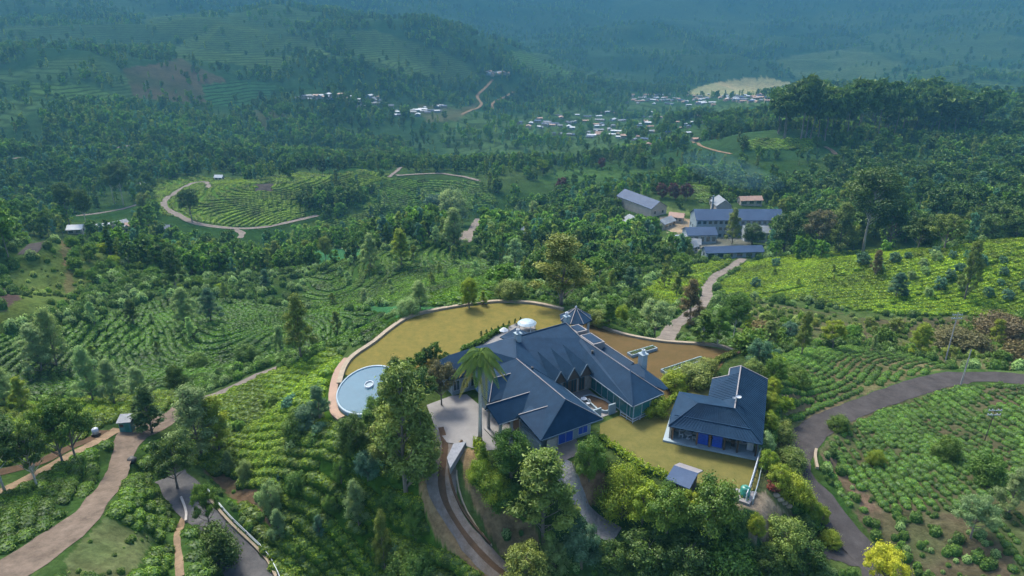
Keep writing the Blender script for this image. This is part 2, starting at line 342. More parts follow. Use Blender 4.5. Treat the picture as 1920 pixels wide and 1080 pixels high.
def ground_mat():
    m, nt, out = mat('ground_cover'); L = nt.links.new
    at = N(nt, 'Attribute', attribute_name='cov')
    g = N(nt, 'NewGeometry')
    b = N(nt, 'BsdfDiffuse'); b.inputs['Roughness'].default_value = 1; L(b.outputs[0], out.inputs[0])
    fine = N(nt, 'TexNoise'); fine.inputs['Scale'].default_value = 1.1; fine.inputs['Detail'].default_value = 5; fine.inputs['Roughness'].default_value = .7
    big = N(nt, 'TexNoise'); big.inputs['Scale'].default_value = .09; big.inputs['Detail'].default_value = 8; big.inputs['Roughness'].default_value = .72
    L(g.outputs['Position'], fine.inputs['Vector']); L(g.outputs['Position'], big.inputs['Vector'])
    ad = N(nt, 'Math', operation='MULTIPLY'); L(fine.outputs['Fac'], ad.inputs[0]); L(big.outputs['Fac'], ad.inputs[1])
    mr = N(nt, 'MapRange'); mr.inputs[1].default_value = .13; mr.inputs[2].default_value = .38; mr.inputs[3].default_value = .55; mr.inputs[4].default_value = 1.5
    L(ad.outputs[0], mr.inputs[0])
    mul = N(nt, 'VectorMath', operation='SCALE'); L(at.outputs['Color'], mul.inputs[0]); L(mr.outputs[0], mul.inputs['Scale'])
    # contour rows of planted terraces
    sx = N(nt, 'SeparateXYZ'); L(g.outputs['Position'], sx.inputs[0])
    wz = N(nt, 'TexNoise'); wz.inputs['Scale'].default_value = .02; wz.inputs['Detail'].default_value = 3; L(g.outputs['Position'], wz.inputs['Vector'])
    a1 = N(nt, 'Math', operation='MULTIPLY_ADD'); L(wz.outputs['Fac'], a1.inputs[0]); a1.inputs[1].default_value = 6; L(sx.outputs['Z'], a1.inputs[2])
    a2 = N(nt, 'Math', operation='MULTIPLY'); L(a1.outputs[0], a2.inputs[0]); a2.inputs[1].default_value = 2.1
    a3 = N(nt, 'Math', operation='SINE'); L(a2.outputs[0], a3.inputs[0])
    a4 = N(nt, 'MapRange'); a4.inputs[1].default_value = -.9; a4.inputs[2].default_value = 0; a4.inputs[3].default_value = .45; a4.inputs[4].default_value = 1.1; L(a3.outputs[0], a4.inputs[0])
    mx = N(nt, 'MixRGB', blend_type='MULTIPLY'); L(at.outputs['Alpha'], mx.inputs[0]); L(mul.outputs[0], mx.inputs[1]); L(a4.outputs[0], mx.inputs[2])
    L(mx.outputs[0], b.inputs['Color'])
    bp = N(nt, 'Bump'); bp.inputs['Strength'].default_value = .9; bp.inputs['Distance'].default_value = .5; L(ad.outputs[0], bp.inputs['Height']); L(bp.outputs[0], b.inputs['Normal'])
    return m
def leaf_mat(name, ca, cb, trans=.3, cc=None):
    m, nt, out = mat(name); L = nt.links.new
    lv = N(nt, 'Attribute', attribute_name='lv')
    ti = N(nt, 'Attribute', attribute_name='tint', attribute_type='INSTANCER')
    mx = N(nt, 'MixRGB'); L(lv.outputs['Fac'], mx.inputs[0]); mx.inputs[1].default_value = (*ca, 1); mx.inputs[2].default_value = (*cb, 1)
    mu = N(nt, 'MixRGB', blend_type='MULTIPLY'); mu.inputs[0].default_value = 1; L(mx.outputs[0], mu.inputs[1]); L(ti.outputs['Color'], mu.inputs[2])
    d = N(nt, 'BsdfDiffuse'); t = N(nt, 'BsdfTranslucent'); ms = N(nt, 'MixShader'); ms.inputs[0].default_value = trans
    gl = N(nt, 'BsdfGlossy'); gl.inputs['Roughness'].default_value = .55; gl.inputs['Color'].default_value = (.6,.65,.6,1); m2 = N(nt, 'MixShader'); m2.inputs[0].default_value = .04
    L(mu.outputs[0], d.inputs[0]); L(mu.outputs[0], t.inputs[0]); L(d.outputs[0], ms.inputs[1]); L(t.outputs[0], ms.inputs[2])
    L(ms.outputs[0], m2.inputs[1]); L(gl.outputs[0], m2.inputs[2]); L(m2.outputs[0], out.inputs[0])
    return m
M = {}
M['ground'] = ground_mat()
M['dirt'] = simple('dirt_track', (.140,.112,.088), .95, (.068,.055,.043), .55, bump=.8, spec=0)
M['conc'] = simple('pale_lane', (.17,.15,.13), .9, (.09,.08,.07), .45, bump=.6, spec=0)
M['asph'] = simple('worn_asphalt', (.095,.095,.097), .85, (.050,.050,.052), .6, bump=.6, spec=0)
M['asph2'] = simple('brown_asphalt', (.060,.056,.055), .9, (.032,.030,.030), .5, bump=.6, spec=0)
M['drive'] = simple('driveway_concrete', (.14,.13,.12), .85, (.075,.062,.05), .8, bump=.6, spec=0)
M['slab'] = simple('path_stone', (.20,.205,.21), .8, (.10,.10,.10), 2.2, bump=.8)
M['sand'] = simple('sandy_earth', (.19,.14,.092), .95, (.10,.075,.05), .6, bump=.5, spec=0)
M['soil'] = simple('dark_earth', (.075,.05,.033), .95, (.04,.03,.02), .6, bump=.5, spec=0)
M['lawn'] = simple('dry_lawn', (.138,.110,.032), 1, (.082,.082,.024), .6, bump=.1, spec=0)
M['lawn2'] = simple('brown_lawn', (.092,.062,.028), 1, (.064,.050,.022), .45, bump=.1, spec=0)
M['lawn3'] = simple('olive_lawn', (.112,.102,.034), 1, (.072,.074,.024), .6, bump=.1, spec=0)
M['roof'] = simple('slate_blue_roof', (.009,.030,.060), .7, (.004,.017,.038), .6, bump=.06, spec=.1)
M['ridge'] = simple('pale_sheen_and_concrete', (.17,.165,.165), .6, (.12,.115,.12), 1.5)  # grey for painted ridge and back slope sheen, also lantern rims and slab
M['wall'] = simple('pale_blue_wall', (.20,.26,.29), .8, (.14,.185,.21), .7)
M['wall2'] = simple('stone_grey_wall', (.30,.29,.27), .85, (.17,.16,.15), 2.2, bump=.5)
M['white'] = simple('white_paint', (.34,.38,.41), .6, (.26,.29,.32), 1.2)
M['dark'] = simple('dark_timber', (.045,.032,.025), .7)
M['brownw'] = simple('brown_timber', (.16,.085,.045), .7, (.10,.055,.03), 2)
M['glass'] = simple('window_glass', (.02,.045,.06), .08, (.015,.03,.04), .5, spec=.9)
M['teal'] = simple('teal_glass', (.03,.14,.15), .12, (.02,.10,.11), .5, spec=.8)
M['blue'] = simple('blue_blind', (.01,.06,.35), .5, (.01,.045,.27), 1)
M['court'] = simple('court_concrete', (.145,.145,.145), .8, (.10,.10,.10), .35, bump=.2)
M['water'] = simple('pool_water', (.04,.10,.13), .14, (.03,.075,.10), .25, spec=.5, bump=.03)
M['tile'] = simple('pool_rim', (.22,.29,.33), .5, (.16,.22,.26), 1)
M['clay'] = simple('clay_paving', (.24,.16,.11), .85, (.17,.115,.08), .8)
M['stone'] = simple('parapet_stone', (.24,.195,.135), .85, (.15,.125,.085), .9, bump=.3)
M['bark'] = simple('tree_bark', (.17,.15,.125), .9, (.10,.085,.07), 3, bump=.5)
M['barkp'] = simple('pale_bark', (.42,.40,.35), .9, (.28,.25,.21), 2, bump=.4)
M['metal'] = simple('galvanised_metal', (.20,.25,.28), .5, (.14,.18,.2), 2, metal=.2)
M['green'] = simple('green_plastic', (.02,.16,.12), .4)
M['tealp'] = simple('teal_painted_board', (.05,.20,.20), .6)
M['solar'] = simple('steel_blue_sheet_roof', (.035,.065,.12), .6, (.022,.042,.085), .15, spec=.15)
M['tin'] = simple('pale_sheet_roof', (.17,.195,.215), .6, (.09,.105,.12), .4, spec=.2)
M['rust'] = simple('rusty_sheet_roof', (.28,.17,.12), .7, (.2,.13,.1), .4)
M['cream'] = simple('cream_wall', (.32,.29,.24), .8, (.22,.20,.17), .4)
M['pole'] = simple('concrete_pole', (.26,.26,.25), .8)
M['black'] = simple('black_rubber', (.02,.02,.02), .6)
M['red'] = simple('rust_red', (.22,.05,.03), .7)
# ---------------------------------------------------------------- mesh helpers
def link(name, me, parent=None):
    o = bpy.data.objects.new(name, me); COL.objects.link(o)
    if parent: o.parent = parent
    return o
def tag(o, label=None, cat=None, group=None, kind=None):
    if label: o['label'] = label
    if cat: o['category'] = cat
    if group: o['group'] = group
    if kind: o['kind'] = kind
    return o
def empty(name, loc, label, cat, group=None, rz=0):
    o = link(name, None); o.location = loc; o.rotation_euler = (0,0,rz); o.empty_display_size = .5
    return tag(o, label, cat, group)
class MB:
    def __init__(s): s.v = []; s.f = []; s.m = []
    def poly(s, pts, m=0):
        n = len(s.v); s.v += [tuple(p) for p in pts]; s.f.append(tuple(range(n, n+len(pts)))); s.m.append(m)
    def box(s, c, d, rz=0, m=0):
        cx, cy, cz = c; a, b, h = d[0]/2, d[1]/2, d[2]/2; co, si = math.cos(rz), math.sin(rz); n = len(s.v)
        for z in (-h, h):
            for x, y in ((-a,-b),(a,-b),(a,b),(-a,b)): s.v.append((cx+x*co-y*si, cy+x*si+y*co, cz+z))
        for q in ((0,3,2,1),(4,5,6,7),(0,1,5,4),(1,2,6,5),(2,3,7,6),(3,0,4,7)): s.f.append(tuple(n+k for k in q)); s.m.append(m)
    def beam(s, p, q, w, h, m=0):
        p = Vector(p); q = Vector(q); d = (q-p).normalized(); up = Vector((0,0,1)) if abs(d.z) < .95 else Vector((0,1,0))
        r = d.cross(up).normalized()*w/2; u = r.cross(d).normalized()*h/2; n = len(s.v)
        for e in (p, q):
            for k in (-r-u, r-u, r+u, -r+u): s.v.append(tuple(e+k))
        for t in ((0,1,2,3),(7,6,5,4),(0,4,5,1),(1,5,6,2),(2,6,7,3),(3,7,4,0)): s.f.append(tuple(n+k for k in t)); s.m.append(m)
    def tube(s, path, rad, sides=6, m=0, cap=True):
        n = len(s.v); k = len(path)
        for i, p in enumerate(path):
            p = Vector(p); a = Vector(path[max(i-1,0)]); b = Vector(path[min(i+1,k-1)]); d = (b-a).normalized()
            up = Vector((0,0,1)) if abs(d.z) < .9 else Vector((1,0,0)); x = d.cross(up).normalized(); y = x.cross(d)
            r = rad[i] if hasattr(rad, '__len__') else rad
            for j in range(sides):
                t = 2*PI*j/sides; s.v.append(tuple(p+(x*math.cos(t)+y*math.sin(t))*r))
        for i in range(k-1):
            for j in range(sides):
                a = n+i*sides+j; b = n+i*sides+(j+1) % sides; s.f.append((a, b, b+sides, a+sides)); s.m.append(m)
        if cap:
            s.f.append(tuple(n+j for j in range(sides))[::-1]); s.m.append(m); s.f.append(tuple(n+(k-1)*sides+j for j in range(sides))); s.m.append(m)
    def lathe(s, prof, c=(0,0,0), sides=12, m=0):
        n = len(s.v)
        for r, z in prof:
            for j in range(sides):
                t = 2*PI*j/sides; s.v.append((c[0]+r*math.cos(t), c[1]+r*math.sin(t), c[2]+z))
        for i in range(len(prof)-1):
            for j in range(sides):
                a = n+i*sides+j; b = n+i*sides+(j+1) % sides; s.f.append((a, b, b+sides, a+sides)); s.m.append(m)
    def build(s, name, mats, parent=None, smooth=False, origin=None):
        me = bpy.data.meshes.new(name); v = s.v
        if origin is not None: v = [(a-origin[0], b-origin[1], c-origin[2]) for a, b, c in v]
        me.from_pydata(v, [], s.f)
        if not isinstance(mats, (list, tuple)): mats = [mats]
        for m in mats: me.materials.append(m)
        me.polygons.foreach_set('material_index', s.m)
        if smooth: me.polygons.foreach_set('use_smooth', [True]*len(s.f))
        me.update(); o = link(name, me, parent)
        if origin is not None and parent is None: o.location = origin
        return o
# terrain sheet
nv = NA*NL; verts = np.empty((nv, 3), np.float32); verts[:,0] = GX.ravel(); verts[:,1] = GY.ravel(); verts[:,2] = Z.ravel()
ii = (np.arange(NA-1)[:,None]*NL + np.arange(NL-1)[None]).ravel()
quads = np.stack([ii, ii+1, ii+NL+1, ii+NL], 1)[:, ::-1].astype(np.int32)
me = bpy.data.meshes.new('ground'); me.vertices.add(nv); me.vertices.foreach_set('co', verts.ravel())
me.loops.add(quads.size); me.loops.foreach_set('vertex_index', quads.ravel()); me.polygons.add(len(quads))
me.polygons.foreach_set('loop_start', np.arange(0, quads.size, 4, dtype=np.int32)); me.polygons.foreach_set('use_smooth', np.ones(len(quads), bool))
me.update(calc_edges=True)
at = me.attributes.new('cov', 'FLOAT_COLOR', 'POINT'); at.data.foreach_set('color', col.reshape(-1, 4).ravel())
me.materials.append(M['ground'])
tag(link('ground', me), 'green valley terrain with plantation slopes and forested hills', None, None, 'structure')
if me.polygons[5000].normal.z < 0: me.flip_normals()
# roads
def strip(name, c, z, wd, m, label, off, kind='structure', cross=4):
    b = MB(); n = len(c); rows = []
    tg = np.gradient(c, axis=0); tg /= np.linalg.norm(tg, axis=1)[:,None]+1e-9; nx, ny = -tg[:,1], tg[:,0]
    for i in range(n):
        w = wd[i]/2*(1+.16*vnoise(i*.37+c[0,0], 3.)+.07*vnoise(i*1.3, 8.))
        row = []
        for k in range(cross+1):
            s_ = -w+2*w*k/cross; x, y = c[i,0]+nx[i]*s_, c[i,1]+ny[i]*s_
            zt = float(HS(x, y)); row.append((x, y, max(zt, z[i] if off < .3 else zt)+off))
        rows.append(row)
    for r_ in rows: b.v += r_
    k = cross+1
    for i in range(n-1):
        for j in range(cross): b.f.append((i*k+j, i*k+j+1, (i+1)*k+j+1, (i+1)*k+j)); b.m.append(0)
    o = b.build(name, m); o.data.update()
    if sum(p.normal.z for p in o.data.polygons) < 0: o.data.flip_normals()
    if label: tag(o, label, None, None, kind)
    return o
RN = dict(dirt_road='road', narrow_lane='path', hairpin_road='road', track='path', upper_track='path', garden_path='path', country_road='road', side_spur='road', approach_road='road',
  driveway='driveway', stone_path='path', railway_track='path', hill_lane='path', grove_lane='path')
for k, r in ROADS.items():
    D = float(np.hypot(*r['c'].mean(0))); off = .06 if D < 200 else .15 if D < 500 else .5
    strip(RN.get(k, 'road'), r['c'], r['z'], r['wd'], M[r['m']], r['l'], off)
# ---------------------------------------------------------------- hilltop estate
def W(u, v, z=0): return Vector((.6+.49*u+.872*v, 85.9-.872*u+.49*v, z))
URZ = math.atan2(-.872, .49)
def AN(a, b, z=0): return Vector((20.0+.935*a+.357*b, 74.3-.353*a+.934*b, z))
ARZ = math.atan2(-.353, .935)
def roofmesh(name, polys, parent, m='roof', thick=.16):
    """roof planes with thickness; polys are lists of world points"""
    b = MB()
    for P in polys:
        P = [Vector(p) for p in P]
        nrm = (P[1]-P[0]).cross(P[2]-P[0])
        if nrm.z < 0: P = P[::-1]
        b.poly(P); Q = [p-Vector((0,0,thick)) for p in P]; b.poly(Q[::-1])
        for i in range(len(P)):
            j = (i+1) % len(P); b.poly([P[i], Q[i], Q[j], P[j]])
    return b.build(name, M[m], parent, origin=(parent.location.x, parent.location.y, parent.location.z))
def seams(name, p0, p1, q0, q1, n, parent, w=.05, h=.05, m='roof'):
    b = MB(); p0, p1, q0, q1 = map(Vector, (p0, p1, q0, q1)); up = Vector((0,0,.03))
    for i in range(n+1):
        t = i/n; b.beam(p0.lerp(p1, t)+up, q0.lerp(q1, t)+up, w, h)
    return b.build(name, M[m], parent, origin=tuple(parent.location))
def pbox(name, fr, c, d, rz, mats, parent, m=0):
    b = MB(); b.box(tuple(fr(*c)), d, rz, m); return b.build(name, mats, parent, origin=tuple(parent.location))
# lawns and paving ------------------------------------------------------------
def sheet(name, P, m, label, z=.05, kind='structure'):
    b = MB(); b.poly([(p[0], p[1], z) for p in P]); o = b.build(name, m)
    if o.data.polygons[0].normal.z < 0: o.data.flip_normals()
    return tag(o, label, None, None, kind)
PXP = lambda s, z=0: [Pz(a, b, z) for a, b in pp(s)]
def smooth_poly(P, n=4):
    P = [Vector(p) for p in P]; out = []
    k = len(P)
    for i in range(k):
        p0, p1, p2, p3 = P[i-1], P[i], P[(i+1) % k], P[(i+2) % k]
        for j in range(n):
            t = j/n; out.append(.5*((2*p1)+(p2-p0)*t+(2*p0-5*p1+4*p2-p3)*t*t+(3*(p1-p2)+p3-p0)*t**3))
    return out
sheet('lawn', PXP('640 700;662 672;700 645;735 617;775 594;850 578;930 569;1000 572;1055 583;1085 600;1075 640;1000 640;940 640;880 660;840 672;800 720;740 720;690 700;655 705'), M['lawn'], 'broad ochre dry lawn curving round the far side of the house', .05)
sheet('lawn', PXP('1085 600;1120 612;1180 632;1245 643;1320 649;1372 660;1350 690;1300 745;1255 760;1215 745;1150 700;1085 640'), M['lawn2'], 'brown dry lawn with two long planters behind the right wing', .054)
sheet('lawn', PXP('1125 795;1160 780;1260 740;1300 700;1330 700;1420 850;1422 915;1398 925;1360 915;1300 905;1250 897;1205 880;1165 850;1125 830'), M['lawn3'], 'olive mown lawn in front of the outbuilding', .058)
sheet('courtyard', PXP('800 760;848 742;875 740;935 790;955 812;975 830;950 842;905 846;870 836;838 830;815 800'), M['court'], 'pale concrete forecourt beside the porch', .062)
sheet('patio', [W(3,4.6), W(10.2,4.6), W(10.2,10.6), W(3,10.6)], M['court'], 'paved inner courtyard between the roofs', .09)
sheet('terrace', PXP('840 675;905 640;935 620;985 600;1005 606;1000 640;930 665;860 700'), M['court'], 'pale paved terrace behind the house', .066)
# parapet round the lawn
def ribbon_wall(name, P, w, h, m, label, cat, z0=-.6, closed=False, sm=3):
    P = [Vector(p) for p in P]; Q = []
    for i in range(len(P)-1):
        p0, p1, p2, p3 = P[max(i-1,0)], P[i], P[i+1], P[min(i+2,len(P)-1)]
        for j in range(sm):
            t = j/sm; Q.append(.5*((2*p1)+(p2-p0)*t+(2*p0-5*p1+4*p2-p3)*t*t+(3*(p1-p2)+p3-p0)*t**3))
    Q.append(P[-1]); b = MB(); n = len(Q); rows = []
    for i, p in enumerate(Q):
        d = (Q[min(i+1,n-1)]-Q[max(i-1,0)]); d.z = 0; d.normalize(); r = Vector((-d.y, d.x, 0))*w/2
        rows.append([p-r+Vector((0,0,z0)), p+r+Vector((0,0,z0)), p+r+Vector((0,0,h)), p-r+Vector((0,0,h))])
    for r_ in rows: b.v += [tuple(q) for q in r_]
    for i in range(n-1):
        for k in range(4): b.f.append((i*4+k, (i+1)*4+k, (i+1)*4+(k+1) % 4, i*4+(k+1) % 4)); b.m.append(0)
    b.f += [(0,1,2,3), (n*4-1, n*4-2, n*4-3, n*4-4)]; b.m += [0, 0]
    o = b.build(name, M[m]); return tag(o, label, cat)
ribbon_wall('parapet_wall', PXP('636 722;645 693;662 670;700 644;735 616;775 593;850 577;930 567;1000 570;1056 582'), .75, .45, 'stone', 'long curved pale stone parapet along the ochre lawn', 'wall')
ribbon_wall('parapet_wall', PXP('1104 606;1140 619;1180 631;1245 642;1320 647;1352 651;1376 660'), .6, .4, 'stone', 'low stone parapet behind the brown lawn and planters', 'wall')
ribbon_wall('curved_kerb', PXP('652 674;636 695;627 722;624 752;628 775;640 786'), 1.2, .3, 'clay', 'wide terracotta kerb path outside the pool rim', 'path')
# pool ------------------------------------------------------------------------
pc = Vector((-21.0, 87.8, 0)); pr = 7.1
pool = empty('swimming_pool', pc, 'rounded blue infinity pool with pale rim and small round island', 'pool')
b = MB(); b.lathe([(pr+.05,-1.6),(pr+.05,.5),(pr+.03,.62),(pr-.3,.62),(pr-.3,.2)], sides=64); b.build('rim', M['tile'], pool, True)
b = MB(); b.lathe([(0,.5),(pr-.29,.5)], sides=64); b.build('water', M['water'], pool)
b = MB(); b.lathe([(1.0,.3),(1.0,.75),(.85,.75),(.85,.55)], (-.4,1.0,0), 32); b.build('island', M['white'], pool, True)
b = MB(); b.lathe([(0,.56),(.86,.56)], (-.4,1.0,0), 32); b.build('island_deck', M['wall'], pool); pool.scale = (.65, 1, 1)
# main house --------------------------------------------------------------------
M['slate'] = simple('dull_blue_trim', (.07,.11,.14), .7)
M['clay2'] = simple('brown_paving', (.20,.16,.13), .85, (.13,.105,.085), 1.2)
house = empty('main_house', W(3,2,0), 'large dark blue roofed bungalow with many joined hipped roofs round a courtyard', 'house')
Rr = lambda name, polys, m='roof', th=.16: roofmesh(name, [[W(*p) for p in P] for P in polys], house, m, th)
Rr('roof', [[(0,0,6.5),(12.6,0,6.5),(14.3,-4.6,3),(-4.8,-4.6,3)], [(12.6,0,6.5),(14.1,4.9,3),(14.3,-4.6,3)], [(0,0,6.5),(3.5,4.9,3),(14.1,4.9,3),(12.6,0,6.5)]])
Rr('roof', [[(-5.5,2.9,6.8),(3.6,4.9,3),(3.6,10.3,3),(-2.6,12.85,5.5)], [(-5.5,2.9,6.8),(-2.6,12.85,5.5),(-6.3,12.5,6.6)], [(-5.5,2.9,6.8),(0,0,6.5),(3.6,4.9,3)], [(0,0,6.5),(-5.5,2.9,6.8),(-7,-3,6),(-4.8,-4.6,3)],
   [(-5.5,2.9,6.8),(-6.3,12.5,6.6),(-10.5,12.8,4.2),(-10.8,3,4)], [(-5.5,2.9,6.8),(-10.8,3,4),(-10.5,-3,3.2),(-7,-3,6)]])
Rr('roof', [[(-7,-3,6),(-7.6,-7,5.4),(-4.6,-8.4,3),(-4.8,-4.6,3)], [(-7.6,-7,5.4),(-10.5,-8.4,3),(-4.6,-8.4,3)], [(-7,-3,6),(-10.5,-3,3.1),(-10.5,-8.4,3),(-7.6,-7,5.4)]])
Rr('roof', [[(-6.3,12.62,6.62),(-2.7,12.95,5.55),(9.4,12.95,5.5),(13.7,10.2,3),(3.5,10.2,3),(-2.7,12.3,5.4)], [(9.4,12.95,5.5),(13.1,16.1,3),(13.7,10.2,3)],
   [(-6.3,12.62,6.62),(-6.8,15.2,4.2),(10.2,15.2,4.0),(9.4,12.95,5.5),(-2.7,12.95,5.55)]])
Rr('wing_roof', [[(-1,15.7,4.9),(6.8,15.7,4.9),(6.8,14.3,4.1),(-1,14.3,4.1)], [(-1,15.7,4.9),(-1,17.4,3.2),(6.0,17.4,3.2),(6.8,15.7,4.9)]])
Rr('wing_roof', [[(7.4,15.9,5.0),(6.4,13.8,4.4),(10.6,14.8,3.9),(9.2,15.8,4.6)], [(7.4,15.9,5.0),(9.2,15.8,4.6),(12.3,17.6,2.9),(10.2,18.1,3)], [(7.4,15.9,5.0),(10.2,18.1,3),(6.6,18.0,3)], [(9.2,15.8,4.6),(10.6,14.8,3.9),(12.6,16.6,3.1),(12.3,17.6,2.9)]])
Rr('back_gable_roof', [[(-9.9,5.7,6.0),(-6.2,5.6,6.3),(-6.8,3.4,5.2),(-11.4,3.5,4.2)], [(-9.9,5.7,6.0),(-10.9,8.0,4.2),(-6.9,8.0,5.2),(-6.2,5.6,6.3)]])
for v0 in (4.9, 7.2, 9.4):
    Rr('dormer_roof', [[(-2.9,v0,5.5),(4.1,v0,5.0),(4.1,v0-1.12,3.05),(2.7,v0-1.12,3.2)], [(-2.9,v0,5.5),(2.7,v0+1.12,3.2),(4.1,v0+1.12,3.05),(4.1,v0,5.0)]], 'roof', .12)
    b = MB(); b.poly([W(3.95,v0,4.85), W(3.95,v0-1.05,3.1), W(3.95,v0+1.05,3.1)]); b.poly([W(3.9,v0,4.85), W(3.9,v0+1.05,3.1), W(3.9,v0-1.05,3.1)]); d = b.build('dormer_front', M['dark'], house, origin=tuple(house.location))
    b = MB(); b.beam(W(4.12,v0,5.04), W(4.12,v0-1.18,3.26), .1, .16); b.beam(W(4.12,v0,5.04), W(4.12,v0+1.18,3.26), .1, .16); b.build('bargeboard', M['slate'], house, origin=tuple(house.location))
# porch wings
Rr('porch_roof', [[(6.8,-1.2,5.05),(6.8,-8.3,5.0),(8.9,-7.6,3.15),(8.9,-2.6,3.3)], [(6.8,-1.2,5.05),(4.9,-2.6,3.3),(4.9,-7.6,3.2),(6.8,-8.3,5.0)]])
Rr('porch_roof', [[(1.4,-.4,5.2),(1.2,-4.4,5.1),(3.5,-6.2,3.0),(3.9,-2.5,3.4)], [(1.2,-4.4,5.1),(-.9,-6.2,3),(3.5,-6.2,3)], [(1.4,-.4,5.2),(-1.4,-2.4,3.6),(-.9,-6.2,3),(1.2,-4.4,5.1)]])
Rr('porch_roof', [[(11.6,-.2,5.5),(9.7,-5.2,4.2),(14.45,-4.75,3.0),(13.4,-2.2,4.4)], [(11.6,-.2,5.5),(8.7,-3.0,4.3),(8.9,-5.1,3.4),(9.7,-5.2,4.2)]])
# pale ridge strips stand in for the sky reflection on the back slopes
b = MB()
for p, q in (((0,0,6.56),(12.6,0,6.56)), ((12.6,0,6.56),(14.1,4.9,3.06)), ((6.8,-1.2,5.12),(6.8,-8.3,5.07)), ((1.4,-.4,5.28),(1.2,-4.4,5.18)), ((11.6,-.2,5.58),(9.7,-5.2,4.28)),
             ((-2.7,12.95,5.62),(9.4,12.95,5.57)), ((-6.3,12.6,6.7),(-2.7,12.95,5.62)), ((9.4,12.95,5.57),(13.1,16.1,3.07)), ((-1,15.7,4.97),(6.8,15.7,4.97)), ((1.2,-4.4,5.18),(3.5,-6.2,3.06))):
    b = MB(); b.beam(W(*p), W(*q), .10, .06); b.build('ridge_sheen_strip', M['ridge'], house, origin=tuple(house.location))
b = MB()
for p, q in (((-5.5,2.9,6.86),(0,0,6.56)), ((-5.5,2.9,6.86),(-6.3,12.5,6.66)), ((12.6,0,6.56),(14.3,-4.6,3.06)), ((9.4,12.95,5.57),(13.7,10.2,3.06)), ((3.65,4.9,3.04),(3.65,10.3,3.04)), ((0,0,6.55),(3.6,4.9,3.06))):
    b = MB(); b.beam(W(*p), W(*q), .18, .1); b.build('ridge_tiles', M['roof'], house, origin=tuple(house.location))
b = MB()   # eaves gutters
for p, q in (((14.36,-4.6,2.9),(14.16,4.9,2.9)), ((8.2,-4.66,2.9),(14.3,-4.66,2.9)), ((14.1,4.98,2.9),(3.7,4.98,2.9)), ((3.7,10.12,2.9),(13.7,10.12,2.9)), ((13.76,10.2,2.9),(13.16,16.1,2.9)), ((3.68,4.9,2.92),(3.68,10.2,2.92)), ((8.95,-7.6,3.05),(8.95,-4.8,3.1))):
    b = MB(); b.beam(W(*p), W(*q), .12, .12); b.build('gutter', M['slate'], house, origin=tuple(house.location))
# walls
Wb = lambda name, u0, u1, v0, v1, z0, z1, m: pbox(name, W, ((u0+u1)/2, (v0+v1)/2, (z0+z1)/2), (abs(u1-u0), abs(v1-v0), z1-z0), URZ, M[m], house)
Wb('wall', -4.0, 12.6, -3.9, 4.2, 0, 2.95, 'wall'); Wb('wall', -9.8, -5.3, -7.7, 11.4, 0, 3.0, 'wall'); Wb('wall', -5.28, 2.9, 4.25, 11.4, 0, 2.6, 'wall2')
Wb('wall', -5.2, 11.6, 11.45, 14.6, 0, 3.1, 'wall'); Wb('wall', -.6, 6.2, 14.62, 16.9, 0, 3.1, 'wall')
Wb('glass_bay', 11.62, 13.0, 11.0, 15.2, .25, 2.85, 'teal'); Wb('glass_bay', 3.2, 11.55, 11.0, 11.43, .25, 2.85, 'teal')
b = MB()
for u in (11.64, 12.3, 13.02): b.beam(W(u,10.96,.2), W(u,10.96,2.85), .09, .09)
for v in (11, 12.4, 13.8, 15.2): b.beam(W(13.04,v,.2), W(13.04,v,2.85), .09, .09)
b.beam(W(3.2,10.96,.25), W(13.02,10.96,.25), .1, .1); b.beam(W(13.04,10.96,.3), W(13.04,15.2,.3), .1, .1)
for u in (4.4,5.8,7.2,8.6,10.0): b.beam(W(u,10.96,.2), W(u,10.96,2.85), .09, .09)
b.build('bay_frame', M['wall'], house, origin=tuple(house.location))
# windows on the visible faces
def window(parent, fr, c, w, h, rz, frame='white', pane='glass'):
    f = MB(); c = fr(*c); dx = Vector((math.cos(rz), math.sin(rz), 0)); up = Vector((0,0,1)); a = c-dx*w/2; d = c+dx*w/2
    f.beam(a-up*h/2, a+up*h/2, .09, .14); f.beam(d-up*h/2, d+up*h/2, .09, .14); f.beam(a+up*h/2, d+up*h/2, .14, .09); f.beam(a-up*h/2, d-up*h/2, .18, .09); f.beam(c-up*h/2, c+up*h/2, .05, .1)
    o = f.build('window', M[frame], parent, origin=tuple(parent.location))
    g = MB(); g.box(tuple(c), (w, .05, h), rz); g.build('pane', M[pane], o, origin=tuple(parent.location))
rzf = URZ+PI/2   # faces looking along u
for v, w_ in ((2.9,1.5),): window(house, W, (12.66, v, 1.5), w_, 2.0, rzf, 'white', 'blue')
window(house, W, (12.66, .2, 1.15), 2.3, 2.2, rzf, 'white', 'blue')
for u in (-3.0,-1.6,3.2,4.4): window(house, W, (u, -3.95, 1.6), .9, 1.4, URZ, 'white', 'glass')
for v in (-7.0,-5.6,-4.2): window(house, W, (-5.25, v, 1.5), 1.0, 1.6, rzf, 'white', 'glass')
for u in (-.0,2.0,4.0): window(house, W, (u, 16.95, 1.6), 1.2, 1.4, URZ)
for v in (5.2,6.6,8.0,9.4):
    window(house, W, (2.95, v, 1.4), 1.0, 2.2, rzf, 'brownw', 'glass')
Wb('door', 2.95, 3.02, 7.05, 7.5, 0, 2.3, 'dark')
b = MB()
for u, v in ((8.5,-7.2),(5.2,-7.2),(8.6,-5.6),(8.6,-4.2)): b = MB(); b.box(tuple(W(u,v,1.5)), (.34,.34,3.0), URZ); b.build('porch_column', M['wall2'], house, origin=tuple(house.location))
b = MB(); b.box(tuple(W(6.8,-5.9,.12)), (4.0,3.6,.2), URZ); b.build('porch_step', M['court'], house, origin=tuple(house.location))
